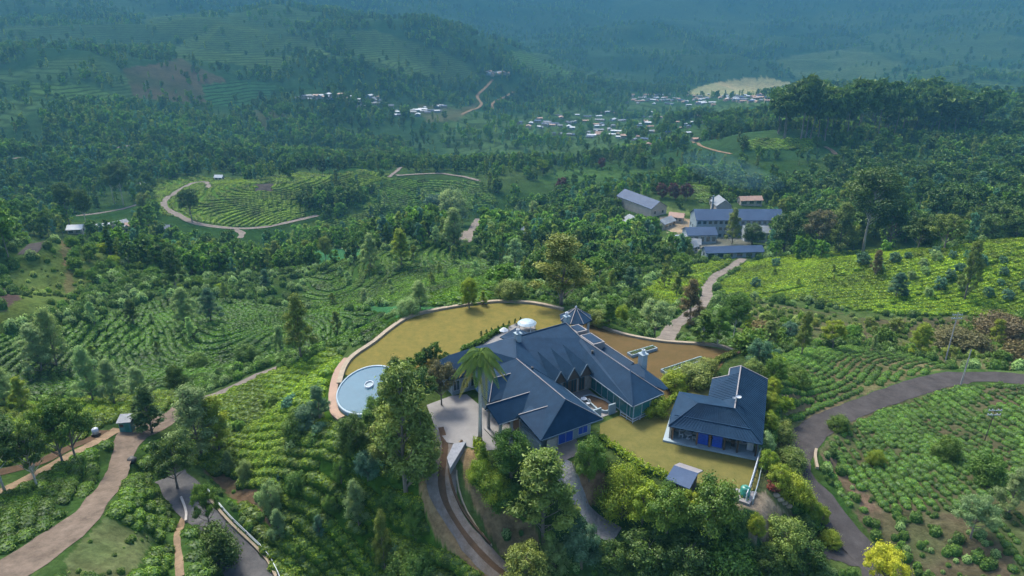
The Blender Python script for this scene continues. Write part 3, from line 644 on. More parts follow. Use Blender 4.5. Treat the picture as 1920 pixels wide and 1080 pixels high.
Wb('porch_wall', 5.0, 8.4, -4.3, -3.95, 0, 2.9, 'brownw'); Wb('porch_wall', -.4, 3.0, -5.4, -3.95, 0, 2.9, 'wall')
Wb('boundary_wall', 9.0, 13.6, -4.35, -4.1, 0, 1.9, 'wall')
sheet('patio', [W(12.7,-4,0), W(12.7,1.8,0), W(15.6,1.2,0), W(16.0,-3.4,0)], M['clay2'], 'small brownish paved yard at the front corner of the house', .07)
Wb('side_gate', 13.3, 13.45, -3.2, -1.6, 0, 1.9, 'wall2')
# rooftop lanterns
def lantern(u0, u1, v0, v1, z0, z1):
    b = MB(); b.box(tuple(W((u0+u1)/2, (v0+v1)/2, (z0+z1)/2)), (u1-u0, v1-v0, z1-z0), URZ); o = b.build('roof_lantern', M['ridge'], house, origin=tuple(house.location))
    g = MB(); g.box(tuple(W((u0+u1)/2, (v0+v1)/2, z1+.03)), (u1-u0-.45, v1-v0-.45, .06), URZ); g.build('lantern_glass', M['roof'], o, origin=tuple(house.location))
lantern(-6.6,-4.1,13.2,15.2,4.2,5.75); lantern(-3.3,.3,13.2,15.3,4.2,5.6)
def chimney(u, v, z0, z1, s=.75):
    b = MB(); b.box(tuple(W(u,v,(z0+z1)/2)), (s,s,z1-z0), URZ); b.box(tuple(W(u,v,z1+.06)), (s+.22,s+.22,.14), URZ); o = b.build('chimney', M['wall'], house, origin=tuple(house.location))
    c = MB(); p = W(u,v,z1+.12); c.lathe([(.26,0),(.22,.55),(.27,.6),(.16,.6),(.15,.1),(0,.1)], tuple(p), 10); c.build('chimney_pot', M['white'], o, origin=tuple(house.location))
chimney(-4.8,3.0,6.2,7.7,.8); chimney(-6.9,13.1,5.8,7.4,.7); chimney(7.0,17.2,3.0,6.0,.95)
b = MB()
for u, v, z in ((2.6,1.1,5.55),(1.5,12.2,4.8)): b = MB(); b.lathe([(.16,0),(.16,.55),(.22,.56),(0,.7)], tuple(W(u,v,z)), 8); b.build('roof_vent', M['black'], house, origin=tuple(house.location))
# courtyard furniture, planter, walls -----------------------------------------
b = MB(); b.box(tuple(W(10.1,6.2,.8)), (.2,3.0,1.6), URZ); b.box(tuple(W(10.1,9.6,.8)), (.2,1.2,1.6), URZ); tag(b.build('courtyard_wall', M['wall']), 'pale blue wall closing the open end of the inner courtyard', 'wall')
pl = empty('courtyard_planter', W(6.7,9.5,.09), 'brown earth bed with rounded pale kerb in the inner courtyard', 'planter')
P = [W(4.9,8.4,0), W(8.6,8.2,0), W(9.6,8.8,0), W(9.8,9.7,0), W(9.0,10.5,0), W(7.4,10.6,0), W(5.0,9.6,0)]
b = MB(); n = len(P)
cen = sum(P, Vector())/n
for i in range(n): b.beam(P[i]+Vector((0,0,.25)), P[(i+1) % n]+Vector((0,0,.25)), .2, .5)
b.build('kerb', M['wall'], pl, origin=tuple(pl.location))
b = MB(); b.poly([(p.x, p.y, .38) for p in P][::-1]); o = b.build('soil', M['soil'], pl, origin=tuple(pl.location))
def chair(p, rz, label, m='white'):
    c = empty('garden_chair', p, label, 'chair', None, rz)
    b = MB(); b.box((0,0,.45), (.5,.5,.06)); b.build('seat', M[m], c)
    b = MB(); b.box((0,.24,.75), (.5,.05,.55)); b.build('backrest', M[m], c)
    for x in (-.21,.21):
        for y in (-.21,.21): b = MB(); b.box((x,y,.21), (.05,.05,.42)); b.build('leg', M[m], c)
def table(p, label, m='white', r=.55):
    t = empty('garden_table', p, label, 'table')
    b = MB(); b.lathe([(0,.72),(r,.72),(r,.77),(0,.77)], sides=20); b.build('tabletop', M[m], t)
    b = MB(); b.lathe([(.28,0),(.28,.04),(.05,.08),(.05,.72)], sides=10); b.build('pedestal', M[m], t)
table(W(4.5,6.0,.1), 'round white table near the courtyard doors'); table(W(6.0,7.7,.1), 'small round white table beside the earth bed', r=.45)
chair(W(4.0,5.3,.1), 1, 'white chair left of the courtyard table'); chair(W(5.3,6.3,.1), 4, 'white chair facing the courtyard doors'); chair(W(6.1,7.1,.1), 2.4, 'white chair in the middle of the courtyard'); chair(W(6.9,7.8,.1), 5.1, 'white chair closest to the brown earth bed')
def parasol(p, label, r=1.5):
    t = empty('parasol', p, label, 'parasol')
    b = MB(); b.lathe([(.04,0),(.04,2.5)], sides=6); b.build('pole', M['white'], t)
    b = MB(); b.lathe([(r,2.1),(r*.5,2.42),(0,2.65)], sides=8); b.lathe([(0,2.6),(r*.5,2.37),(r,2.05)], sides=8); b.build('canopy', M['white'], t)
parasol(Pz(945,640,0), 'white parasol beside the tall palm on the back terrace', .8)
b = MB()
g = G(990, 612)
fo = empty('garden_shelter', Pz(988,620,0), 'low white rounded shelter at the end of the back terrace', 'pavilion')  # low rounded shelter, a canopy on four posts
b.lathe([(1.7,1.5),(1.3,1.8),(.8,1.95),(0,2.0)], (0,0,0), 14); b.build('canopy', M['tile'], fo)
for t in range(4):
    b = MB(); a = t*PI/2+.4; b.tube([(1.6*math.cos(a),1.6*math.sin(a),0),(1.4*math.cos(a),1.4*math.sin(a),1.6)], .08); b.build('post', M['white'], fo)
# white garden railing at the bay corner
def railing(name, P, label, h=.9, step=1.1, m='white', rails=(.35,.85), cat='railing', w=.08):
    P = [Vector(p) for p in P]; r = empty(name, P[0], label, cat)
    b = MB()
    for i in range(len(P)-1):
        for z in rails: b.beam(P[i]+Vector((0,0,z*h)), P[i+1]+Vector((0,0,z*h)), w*.8, w*.8)
    b.build('rail', M[m], r, origin=tuple(P[0]))
    for i in range(len(P)-1):
        L_ = (P[i+1]-P[i]).length; k = max(1, int(L_/step))
        for j in range(k+(i == len(P)-2)): q = P[i].lerp(P[i+1], j/k); b = MB(); b.beam(q, q+Vector((0,0,h)), w*1.2, w*1.2); b.build('post', M[m], r, origin=tuple(P[0]))
    return r
railing('garden_railing', PXP('1163 780;1186 794;1226 775;1235 768'), 'low white railing round the flower bed at the glass corner', .8)
# pavilion -----------------------------------------------------------------------
gz = empty('garden_pavilion', (11.0,107.4,0), 'octagonal pavilion with pointed slate blue roof at the lawn edge', 'pavilion')
b = MB(); rr = 2.9
ring = [Vector((rr*math.cos(2*PI*(k+.5)/8), rr*math.sin(2*PI*(k+.5)/8), 3.1)) for k in range(8)]; top = Vector((0,0,4.95))
for k in range(8):
    a, c_ = ring[k], ring[(k+1) % 8]; b.poly([a, c_, top]); b.poly([a-Vector((0,0,.15)), a, c_, c_-Vector((0,0,.15))][::-1]); b.poly([a-Vector((0,0,.15)), top-Vector((0,0,.15)), c_-Vector((0,0,.15))])
b.build('roof', M['roof'], gz)
b = MB()
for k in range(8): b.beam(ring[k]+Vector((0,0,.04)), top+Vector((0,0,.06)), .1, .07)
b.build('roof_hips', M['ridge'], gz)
b = MB(); b.lathe([(.14,4.9),(.2,5.1),(.05,5.35),(0,5.4)], sides=8); b.build('finial', M['white'], gz)
for k in range(8):
    b = MB(); p = ring[k]*.82; b.tube([(p.x,p.y,0),(p.x,p.y,3.1)], .11, 8); b.build('post', M['white'], gz)
b = MB(); b.lathe([(0,.3),(2.6,.3),(2.6,0)], sides=16); b.build('floor', M['court'], gz)
# long planters on the brown lawn
def planter(P0, P1, label, seed):
    c = (P0+P1)/2; d = P1-P0; rz = math.atan2(d.y, d.x); t = empty('lawn_planter', c, label, 'planter', None, rz); L_ = d.length
    b = MB(); h = .55
    for y in (-.55,.55): b.box((0,y,h/2), (L_,.14,h))
    for x in (-L_/2+.07, L_/2-.07): b.box((x,0,h/2), (.14,.96,h))
    b.build('trough', M['wall'], t); b = MB(); rg = random.Random(seed)
    b.box((0,0,.2), (L_-.28,.94,.4)); b.build('soil', M['soil'], t)
    b = MB()
    for i in range(int(L_*60)):
        x = rg.uniform(-L_/2+.2, L_/2-.2); y = rg.uniform(-.42,.42); z = .4+rg.random()*.35; s = rg.uniform(.06,.13); a = rg.random()*6; e = rg.uniform(-.8,.8)
        b.poly([(x-s*math.cos(a),y-s*math.sin(a),z-s*e),(x+s*math.sin(a)*.5,y-s*math.cos(a)*.5,z),(x+s*math.cos(a),y+s*math.sin(a),z+s*e),(x-s*math.sin(a)*.5,y+s*math.cos(a)*.5,z)])
    hb = b.build('herbs', M['leafg'], t); hb['tint'] = [1., 1., 1., 1.]; hb['kind'] = 'stuff'
M['leafg'] = leaf_mat('herb_leaf', (.04,.11,.03), (.09,.16,.05))
planter(Pz(1180,669,0), Pz(1228,655,0), 'long pale trough planter nearer the parapet on the brown lawn', 3)
planter(Pz(1243,701,0), Pz(1318,676,0), 'longer pale trough planter nearer the outbuilding on the brown lawn', 5)
# annex --------------------------------------------------------------------------
ax = empty('guest_house', AN(5.5,5,0), 'slate blue L shaped guest house with open veranda on the olive lawn', 'house')
Ar = lambda name, polys, m='roof': roofmesh(name, [[AN(*p) for p in P] for P in polys], ax, m)
Ar('front_roof', [[(0,0,3),(11.4,0,3),(7.6,3.4,5.2),(3.1,3.1,5.2)], [(0,0,3),(3.1,3.1,5.2),(.2,7.2,4.1),(-.15,2.8,3.2)], [(3.1,3.1,5.2),(7.6,3.4,5.2),(7.0,6.6,4.3),(4.2,7.2,4.2),(.2,7.2,4.1)]])
Ar('back_roof', [[(7.6,3.4,5.2),(11.4,0,3),(11.5,16.6,3.2),(7.6,15.5,5.2)], [(7.6,3.4,5.2),(7.6,15.5,5.2),(6.2,15.5,4.55),(6.2,13.3,4.55),(4.0,13.4,3.5),(4.0,6.2,3.45)]])
seams('roof_seam', AN(.3,.1,3.05), AN(11.1,.1,3.05), AN(3.1,3.05,5.22), AN(7.6,3.35,5.22), 26, ax)
seams('roof_seam', AN(11.4,.4,3.05), AN(11.5,16.4,3.25), AN(7.65,3.7,5.22), AN(7.65,15.4,5.22), 30, ax)
seams('roof_seam', AN(4.1,6.6,3.5), AN(4.1,13.3,3.5), AN(7.5,6.6,5.15), AN(7.5,13.3,5.15), 14, ax)
b = MB()
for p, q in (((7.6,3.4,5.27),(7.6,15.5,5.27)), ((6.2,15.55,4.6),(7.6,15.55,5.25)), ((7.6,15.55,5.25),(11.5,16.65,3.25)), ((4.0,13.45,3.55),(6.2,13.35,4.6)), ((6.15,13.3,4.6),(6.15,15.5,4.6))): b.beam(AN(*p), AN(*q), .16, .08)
b.build('ridge_sheen_strip', M['ridge'], ax, origin=tuple(ax.location))  # pale strips paint the sheen of the far slopes along the ridge
b = MB()
for p, q in (((3.1,3.1,5.27),(7.6,3.4,5.27)), ((0,0,3.06),(3.1,3.1,5.27)), ((11.4,0,3.06),(7.6,3.4,5.27)), ((0,-.05,2.95),(11.4,-.05,2.95)), ((.5,1.35,3.93),(10.1,1.35,3.93))): b.beam(AN(*p), AN(*q), .14, .1)
b.build('ridge_tiles', M['roof'], ax, origin=tuple(ax.location))
Ab = lambda name, a0, a1, b0, b1, z0, z1, m, par=None: pbox(name, AN, ((a0+a1)/2, (b0+b1)/2, (z0+z1)/2), (abs(a1-a0), abs(b1-b0), z1-z0), ARZ, M[m], par or ax)
Ab('plinth', -.6, 11.3, .6, 7.0, 0, .3, 'wall'); Ab('wall', .3, 10.9, 3.3, 6.6, .3, 3.1, 'wall2'); Ab('wall', 4.6, 10.9, 6.62, 14.6, 0, 3.2, 'wall')
Ab('end_wall', .0, .25, 1.4, 6.4, .3, 2.9, 'cream'); Ab('end_wall', 10.92, 11.1, 1.4, 14.6, .3, 2.9, 'wall')
for a in (.5, 3.6, 5.2, 7.0, 8.6, 10.8):
    b = MB(); b.box(tuple(AN(a,1.2,1.55)), (.22,.22,2.5), ARZ); b.build('veranda_post', M['brownw' if a < 6 else 'dark'], ax, origin=tuple(ax.location))
for a, m_ in ((4.35,'blue'),(6.1,'blue')):
    b = MB()
    for k in range(9): b.box(tuple(AN(a, 1.25, .55+k*.24)), (1.25,.06,.2), ARZ)
    b.build('veranda_blind', M['blue'], ax, origin=tuple(ax.location))
for a in (1.2,2.6,7.9,9.6): window(ax, AN, (a, 3.24, 1.5), 1.0, 1.8, ARZ, 'white', 'glass')
Ab('door', 5.1, 5.9, 3.2, 3.29, .3, 2.4, 'dark'); Ab('cupboard', 9.7, 10.5, 2.2, 2.9, .3, 1.5, 'white')
b = MB(); p = AN(7.6,5.2,5.2); b.tube([p, p+Vector((0,0,.8))], .05); b.lathe([(0,0),(.35,.12),(.4,.25)], tuple(p+Vector((.25,-.1,.6))), 10); b.lathe([(0,0),(.2,.1),(.22,.2)], tuple(p+Vector((-.3,-.1,.5))), 10); b.build('aerial', M['white'], ax, origin=tuple(ax.location))
table(AN(2.4,2.2,.3), 'white table on the left of the guest house veranda'); chair(AN(1.5,2.2,.3), ARZ+1.5, 'pale chair at the left end of the veranda'); chair(AN(3.2,2.0,.3), ARZ-1.3, 'pale chair between veranda table and brown posts'); chair(AN(8.0,1.9,.3), ARZ, 'dark chair on the right part of the veranda', 'dark')
# garden hut
ht = empty('garden_hut', Pz(1290,905,0), 'small hut with bluish front roof slope and back slope coloured pale as sky sheen', 'hut')
H_ = [Pz(1248,898,1.7), Pz(1293,917,1.7), Pz(1309,887,2.5), Pz(1264,872,2.5)]; H_ += [H_[3]+Vector((1.0,1.3,-.6)), H_[2]+Vector((1.0,1.3,-.6))]; hc = (H_[0]+H_[2])/2
ht.location = (hc.x, hc.y, -1)
roofmesh('roof', [[H_[0],H_[1],H_[2],H_[3]]], ht, 'solar'); roofmesh('back_roof', [[H_[3],H_[2],H_[5],H_[4]]], ht, 'ridge')  # bright sky sheen of the back slope is put into its colour
b = MB(); b.box((hc.x+.25,hc.y+.2,.2), (2.4,2.6,3.0), -.62); b.build('wall', M['dark'], ht, origin=tuple(ht.location))
b = MB(); b.box((hc.x-.6,hc.y-1.0,.3), (.8,.08,1.9), -.62); b.build('door', M['brownw'], ht, origin=tuple(ht.location))
# deck, tank, fence, steps
dk = PXP('1362 912;1395 918;1420 922;1405 945;1362 930', .35); dk = [Vector(p) for p in dk]
b = MB(); b.poly(dk); b.poly([p-Vector((0,0,1.6)) for p in dk][::-1])
for i in range(5): b.poly([dk[i], dk[i]-Vector((0,0,1.6)), dk[(i+1) % 5]-Vector((0,0,1.6)), dk[(i+1) % 5]])
tag(b.build('viewing_deck', M['ridge']), 'pale concrete slab at the lower corner of the olive lawn', 'deck')
wt = empty('water_tank', Pz(1396,928,.35), 'small dark green round water tank on the pale slab', 'tank')
b = MB(); b.lathe([(0,0),(.55,0),(.58,.3),(.55,.32),(.58,.6),(.55,.62),(.55,1.0),(.3,1.2),(0,1.22)], sides=18); b.build('tank_body', M['green'], wt, True)
b = MB(); b.lathe([(.2,1.18),(.2,1.3),(0,1.32)], sides=12); b.build('lid', M['green'], wt)
railing('boundary_fence', PXP('1424 856;1416 885;1408 912;1398 943'), 'tall white and pale blue fence down the right side of the olive lawn', 1.5, 1.0, 'white', (.1,.5,.95), 'fence', .11)
railing('boundary_fence', PXP('1434 858;1426 888;1420 915;1410 950', -.3), 'second pale fence just outside the white lawn fence', 1.1, 1.4, 'metal', (.5,.95), 'fence', .08)
b = MB(); sp0, sp1 = Pz(1384,662,0), Pz(1410,635,-1.5)
for i in range(10): p = sp0.lerp(sp1, i/9); b.box(tuple(p+Vector((0,0,.05))), (1.5,.35,.16), .7)
b.beam(sp0, sp1, .12, .3); b.beam(sp0+Vector((1.2,-.6,0)), sp1+Vector((1.2,-.6,0)), .12, .3); tag(b.build('wooden_steps', M['brownw']), 'brown wooden steps leaving the right corner of the brown lawn', 'steps')
# retaining wall beside the drive
def draped(s): return [G(a, b) for a, b in pp(s)]
ribbon_wall('drive_wall', draped('866 828;858 845;848 862;842 880;846 905;856 935;872 965;893 992;920 1022'), .25, .3, 'soil', 'dark low wall curving along the inside of the drive', 'wall')
b = MB(); P = PXP('850 832;874 828;866 842;844 878;838 858', .6)
b.poly(P); b.poly([Vector(p)-Vector((0,0,.3)) for p in P][::-1]); 
for i in range(5): b.poly([P[i], P[i]-Vector((0,0,.9)), P[(i+1)%5]-Vector((0,0,.9)), P[(i+1)%5]])
tag(b.build('drive_ramp', simple('dark_slabs', (.16,.18,.21), .8, (.09,.10,.12), 2.5, bump=.5)), 'sloping dark slabbed ramp at the head of the drive', 'ramp')
c = ROADS['driveway']['c']; z = ROADS['driveway']['z']
tg = np.gradient(c, axis=0); tg /= np.linalg.norm(tg, axis=1)[:,None]; nn = np.c_[-tg[:,1], tg[:,0]]
strip('driveway', c, z, np.full(len(c), .8), M['soil'], 'dark strip of earth between the wheel tracks of the drive', .075, cross=2)
ribbon_wall('drive_kerb', [Vector((c[i,0]+nn[i,0]*1.9, c[i,1]+nn[i,1]*1.9, HS(c[i,0]+nn[i,0]*1.9, c[i,1]+nn[i,1]*1.9))) for i in range(4, len(c), 5)], .18, .2, 'stone', 'pale kerb along the outer edge of the curved drive', 'kerb', -.3)
# ---------------------------------------------------------------- vegetation library
LM = {
 'dark': leaf_mat('leaf_dark', (.024,.070,.010), (.080,.140,.016)),
 'green': leaf_mat('leaf_green', (.034,.100,.008), (.105,.190,.014)),
 'pale': leaf_mat('leaf_pale', (.110,.200,.060), (.240,.330,.105), .4),
 'olive': leaf_mat('leaf_olive', (.085,.135,.020), (.200,.250,.040)),
 'lime': leaf_mat('leaf_lime', (.095,.190,.008), (.270,.340,.012), .4),
 'yellow': leaf_mat('leaf_yellow', (.34,.36,.02), (.62,.60,.04), .4),
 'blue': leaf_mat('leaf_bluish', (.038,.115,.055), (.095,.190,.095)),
 'brown': leaf_mat('leaf_brown', (.085,.075,.028), (.16,.135,.045)),
 'red': leaf_mat('leaf_red', (.060,.022,.022), (.10,.035,.03)),
 'fresh': leaf_mat('leaf_fresh', (.080,.170,.022), (.200,.290,.048), .4),
 'tea': leaf_mat('leaf_tea', (.034,.085,.005), (.165,.250,.008), .3),
}
def leaves_mesh(name, C, Nn, S, LV, m, asp=.55, extra=None, mats=None):
    """one four-cornered leaf clump per centre"""
    n = len(C); T = rng.normal(size=(n,3)); T -= (T*Nn).sum(1)[:,None]*Nn; T /= np.linalg.norm(T, axis=1)[:,None]+1e-9
    B = np.cross(Nn, T); S = S[:,None]
    droop = Nn*S*.25
    v = np.stack([C-T*S-droop, C-B*S*asp+droop*.5, C+T*S-droop, C+B*S*asp+droop*.5], 1).reshape(-1,3)
    f = np.arange(4*n).reshape(-1,4); lv = np.repeat(LV, 4); mi = np.zeros(n, int)
    if extra:
        ev, ef = extra; off = len(v); v = np.r_[v, np.array(ev)]; lv = np.r_[lv, np.zeros(len(ev))]
    me = bpy.data.meshes.new(name)
    if extra:
        me.from_pydata(v.tolist(), [], f.tolist()+[tuple(off+k for k in q) for q in ef]); mi = np.r_[mi, np.ones(len(ef), int)]
    else:
        me.vertices.add(len(v)); me.vertices.foreach_set('co', v.astype(np.float32).ravel()); me.loops.add(4*n); me.loops.foreach_set('vertex_index', f.astype(np.int32).ravel())
        me.polygons.add(n); me.polygons.foreach_set('loop_start', np.arange(0, 4*n, 4, dtype=np.int32)); me.update(calc_edges=True)
    for q in (mats or [m]): me.materials.append(q)
    if mats: me.polygons.foreach_set('material_index', mi.astype(np.int32))
    a = me.attributes.new('lv', 'FLOAT', 'POINT'); a.data.foreach_set('value', lv.astype(np.float32))
    return me
def unit(a): return a/(np.linalg.norm(a, axis=1)[:,None]+1e-9)
def clumps(kind, k):
    """clump centres, radii for a tree 10 m tall"""
    c = []
    for i in range(k):
        t = (i+.5)/k; a = i*2.39996+R.random(); 
        if kind == 'euc':      # umbrella tiers on a bare trunk
            z = 5.0+4.6*t**.8; rr = (2.5*math.sin(PI*(.25+.62*t)))*math.sqrt(R.random()*.9+.1); s = .95
        elif kind == 'oak':    # feathery column
            z = 2.2+7.4*t; rr = (2.1*(1-t)**.6+.25)*math.sqrt(R.random()); s = .62
        elif kind == 'round':
            z = 2.2+6.8*t; q = (z-5.2)/4.6; rr = 3.3*math.sqrt(max(.02,1-q*q))*math.sqrt(R.random()*.8+.2); s = 1.08
        elif kind == 'spread':
            z = 4.6+4.4*t; q = (z-5)/5.0; rr = 4.2*math.sqrt(max(.02,1-q*q))*math.sqrt(R.random()); s = .95
        elif kind == 'conifer':
            z = 1.6+8.2*t; rr = 1.7*(1-t)**.9*math.sqrt(R.random()*.7+.3); s = .55
        elif kind == 'shrub':
            z = 1.2+7.2*t; q = (z-2.5)/7.0; rr = 4.6*math.sqrt(max(.02,1-q*q))*math.sqrt(R.random()*.8+.2); s = 1.9
        elif kind == 'spiky':
            z = 1.5+7*t; rr = 3.6*math.sin(PI*(.3+.6*t))*math.sqrt(R.random()*.8+.2); s = 1.4
        c.append((rr*math.cos(a)+R.gauss(0,.15), rr*math.sin(a)+R.gauss(0,.15), z, s*R.uniform(.7,1.25)))
    return c
def gen(kind, lod, matn, seed, trunk='bark'):
    R.seed(seed)
    k, n, s = {'hi': (40, 12000, .155), 'mid': (24, 1700, .42), 'lo': (14, 420, .75)}[lod]
    if kind == 'shrub': s *= 1.5
    if kind in ('oak','conifer'): s *= .8
    if kind == 'euc': s *= .85
    cl = np.array(clumps(kind, k)); w = cl[:,3]**2; w /= w.sum(); ix = rng.choice(len(cl), n, p=w)
    d = unit(rng.normal(size=(n,3))); rad = rng.random(n)**.4; rad = np.where(rng.random(n) < .17, 1+.6*rng.random(n), rad)
    fl = {'euc': .5, 'oak': .75, 'round': .8, 'spread': .55, 'conifer': .35, 'shrub': .75, 'spiky': 1.3}[kind]
    off = d*(rad*cl[ix,3])[:,None]; off[:,2] *= fl
    C = cl[ix,:3]+off
    Nn = unit(d*np.array([1,1,1])+rng.normal(size=(n,3))*.6+np.array([0,0,.5]))
    lvc = rng.random(len(cl))*.6; LV = np.clip(lvc[ix]+rng.random(n)*.5, 0, 1)
    S = s*(.6+.8*rng.random(n))
    b = MB(); sd = {'hi': 8, 'mid': 6, 'lo': 4}[lod]
    tr = {'euc': .12, 'oak': .13, 'round': .24, 'spread': .22, 'conifer': .14, 'shrub': .1, 'spiky': .12}[kind]; topz = 9.2 if kind not in ('shrub','round','spread') else 6.5
    path = [(0,0,-.8)]; rads = [tr*1.5]; x = y = 0
    for i in range(1, 7):
        x += R.gauss(0,.09); y += R.gauss(0,.09); t = i/6; path.append((x, y, topz*t)); rads.append(tr*(1.1-.85*t))
    b.tube(path, rads, sd)
    if lod != 'lo':
        for q in cl[::(1 if lod == 'hi' else 2)]:
            z0 = max(.8, q[2]-1.2-.5*math.hypot(q[0], q[1])); z0 = min(z0, topz*.95); i = z0/topz*6; i0 = min(5, int(i)); f = i-i0
            p = Vector(path[i0]).lerp(Vector(path[i0+1]), f); e = Vector((q[0], q[1], q[2])); mid = p.lerp(e, .5)+Vector((0,0,-.1))
            b.tube([p, mid, e], [tr*.38, tr*.24, tr*.08], 4, cap=False)
    return C, Nn, S, LV, b, matn, trunk
PROTO = {}
def proto(kind, lod, matn, seed, trunk='bark'):
    key = (kind, lod, matn, seed)
    if key not in PROTO:
        C, Nn, S, LV, b, mn, tk = gen(kind, lod, matn, seed, trunk); asp = .38 if kind in ('oak','euc','spiky') else .6
        if lod == 'hi':
            crown = leaves_mesh(kind+'_crown', C, Nn, S, LV, LM[matn], asp)
            tm = bpy.data.meshes.new(kind+'_trunk'); tm.from_pydata(b.v, [], b.f); tm.materials.append(M[tk]); tm.polygons.foreach_set('use_smooth', [True]*len(b.f))
            PROTO[key] = (tm, crown)
        else:
            PROTO[key] = leaves_mesh(kind+'_tree', C, Nn, S, LV, None, asp, extra=(b.v, b.f), mats=[LM[matn], M[tk]])
    return PROTO[key]
def tintv(v=.18, b=1.0):
    a = b*(1+R.uniform(-v, v)); return [a*(1+R.uniform(-.1,.12)), a, a*(1+R.uniform(-.15,.15)), 1.0]
KN = {'euc': 'eucalyptus_tree', 'oak': 'silky_oak_tree', 'round': 'broadleaf_tree', 'spread': 'spreading_tree', 'conifer': 'conifer_tree', 'shrub': 'shrub', 'spiky': 'spiky_shrub'}
CRW = {'euc': .2, 'oak': .1, 'round': .26, 'spread': .34, 'conifer': .05, 'shrub': .38, 'spiky': .28}
def tree_h(p, ytop, cr):
    lo, hi = .3, 60.
    for _ in range(24):
        h = (lo+hi)/2; q = 1-.5*cr
        y = min(project(p.x, p.y+cr*h*.6, p.z+h*q*.96)[1], project(p.x, p.y, p.z+h)[1])
        if y > ytop: lo = h
        else: hi = h
    return lo
def near_tree(px, py, hpx, kind, matn, label, wf=1., trunk='bark', lod='hi', seed=None, group=None, z=None):
    hpx *= .9; wf *= .9
    p = G(px, py) if z is None else Pz(px, py, z)
    h = tree_h(p, py-hpx, CRW[kind]*wf); s = h/10; seed = seed or R.choice((1,2,3)); st = R.getstate(); pr = proto(kind, lod, matn, seed, trunk); R.setstate(st)
    rz = R.random()*6.28; cat = 'shrub' if kind in ('shrub','spiky') else 'tree'
    if lod == 'hi':
        t = link(KN[kind], pr[0]); c = link('crown', pr[1], t); c['tint'] = tintv(.1, 1.25 if matn == 'pale' and py < 800 else 1.)
    else:
        t = link(KN[kind], pr); t['tint'] = tintv(.15)
    t.location = p; t.scale = (s*wf, s*wf, s); t.rotation_euler = (0,0,rz)
    return tag(t, label, cat, group)
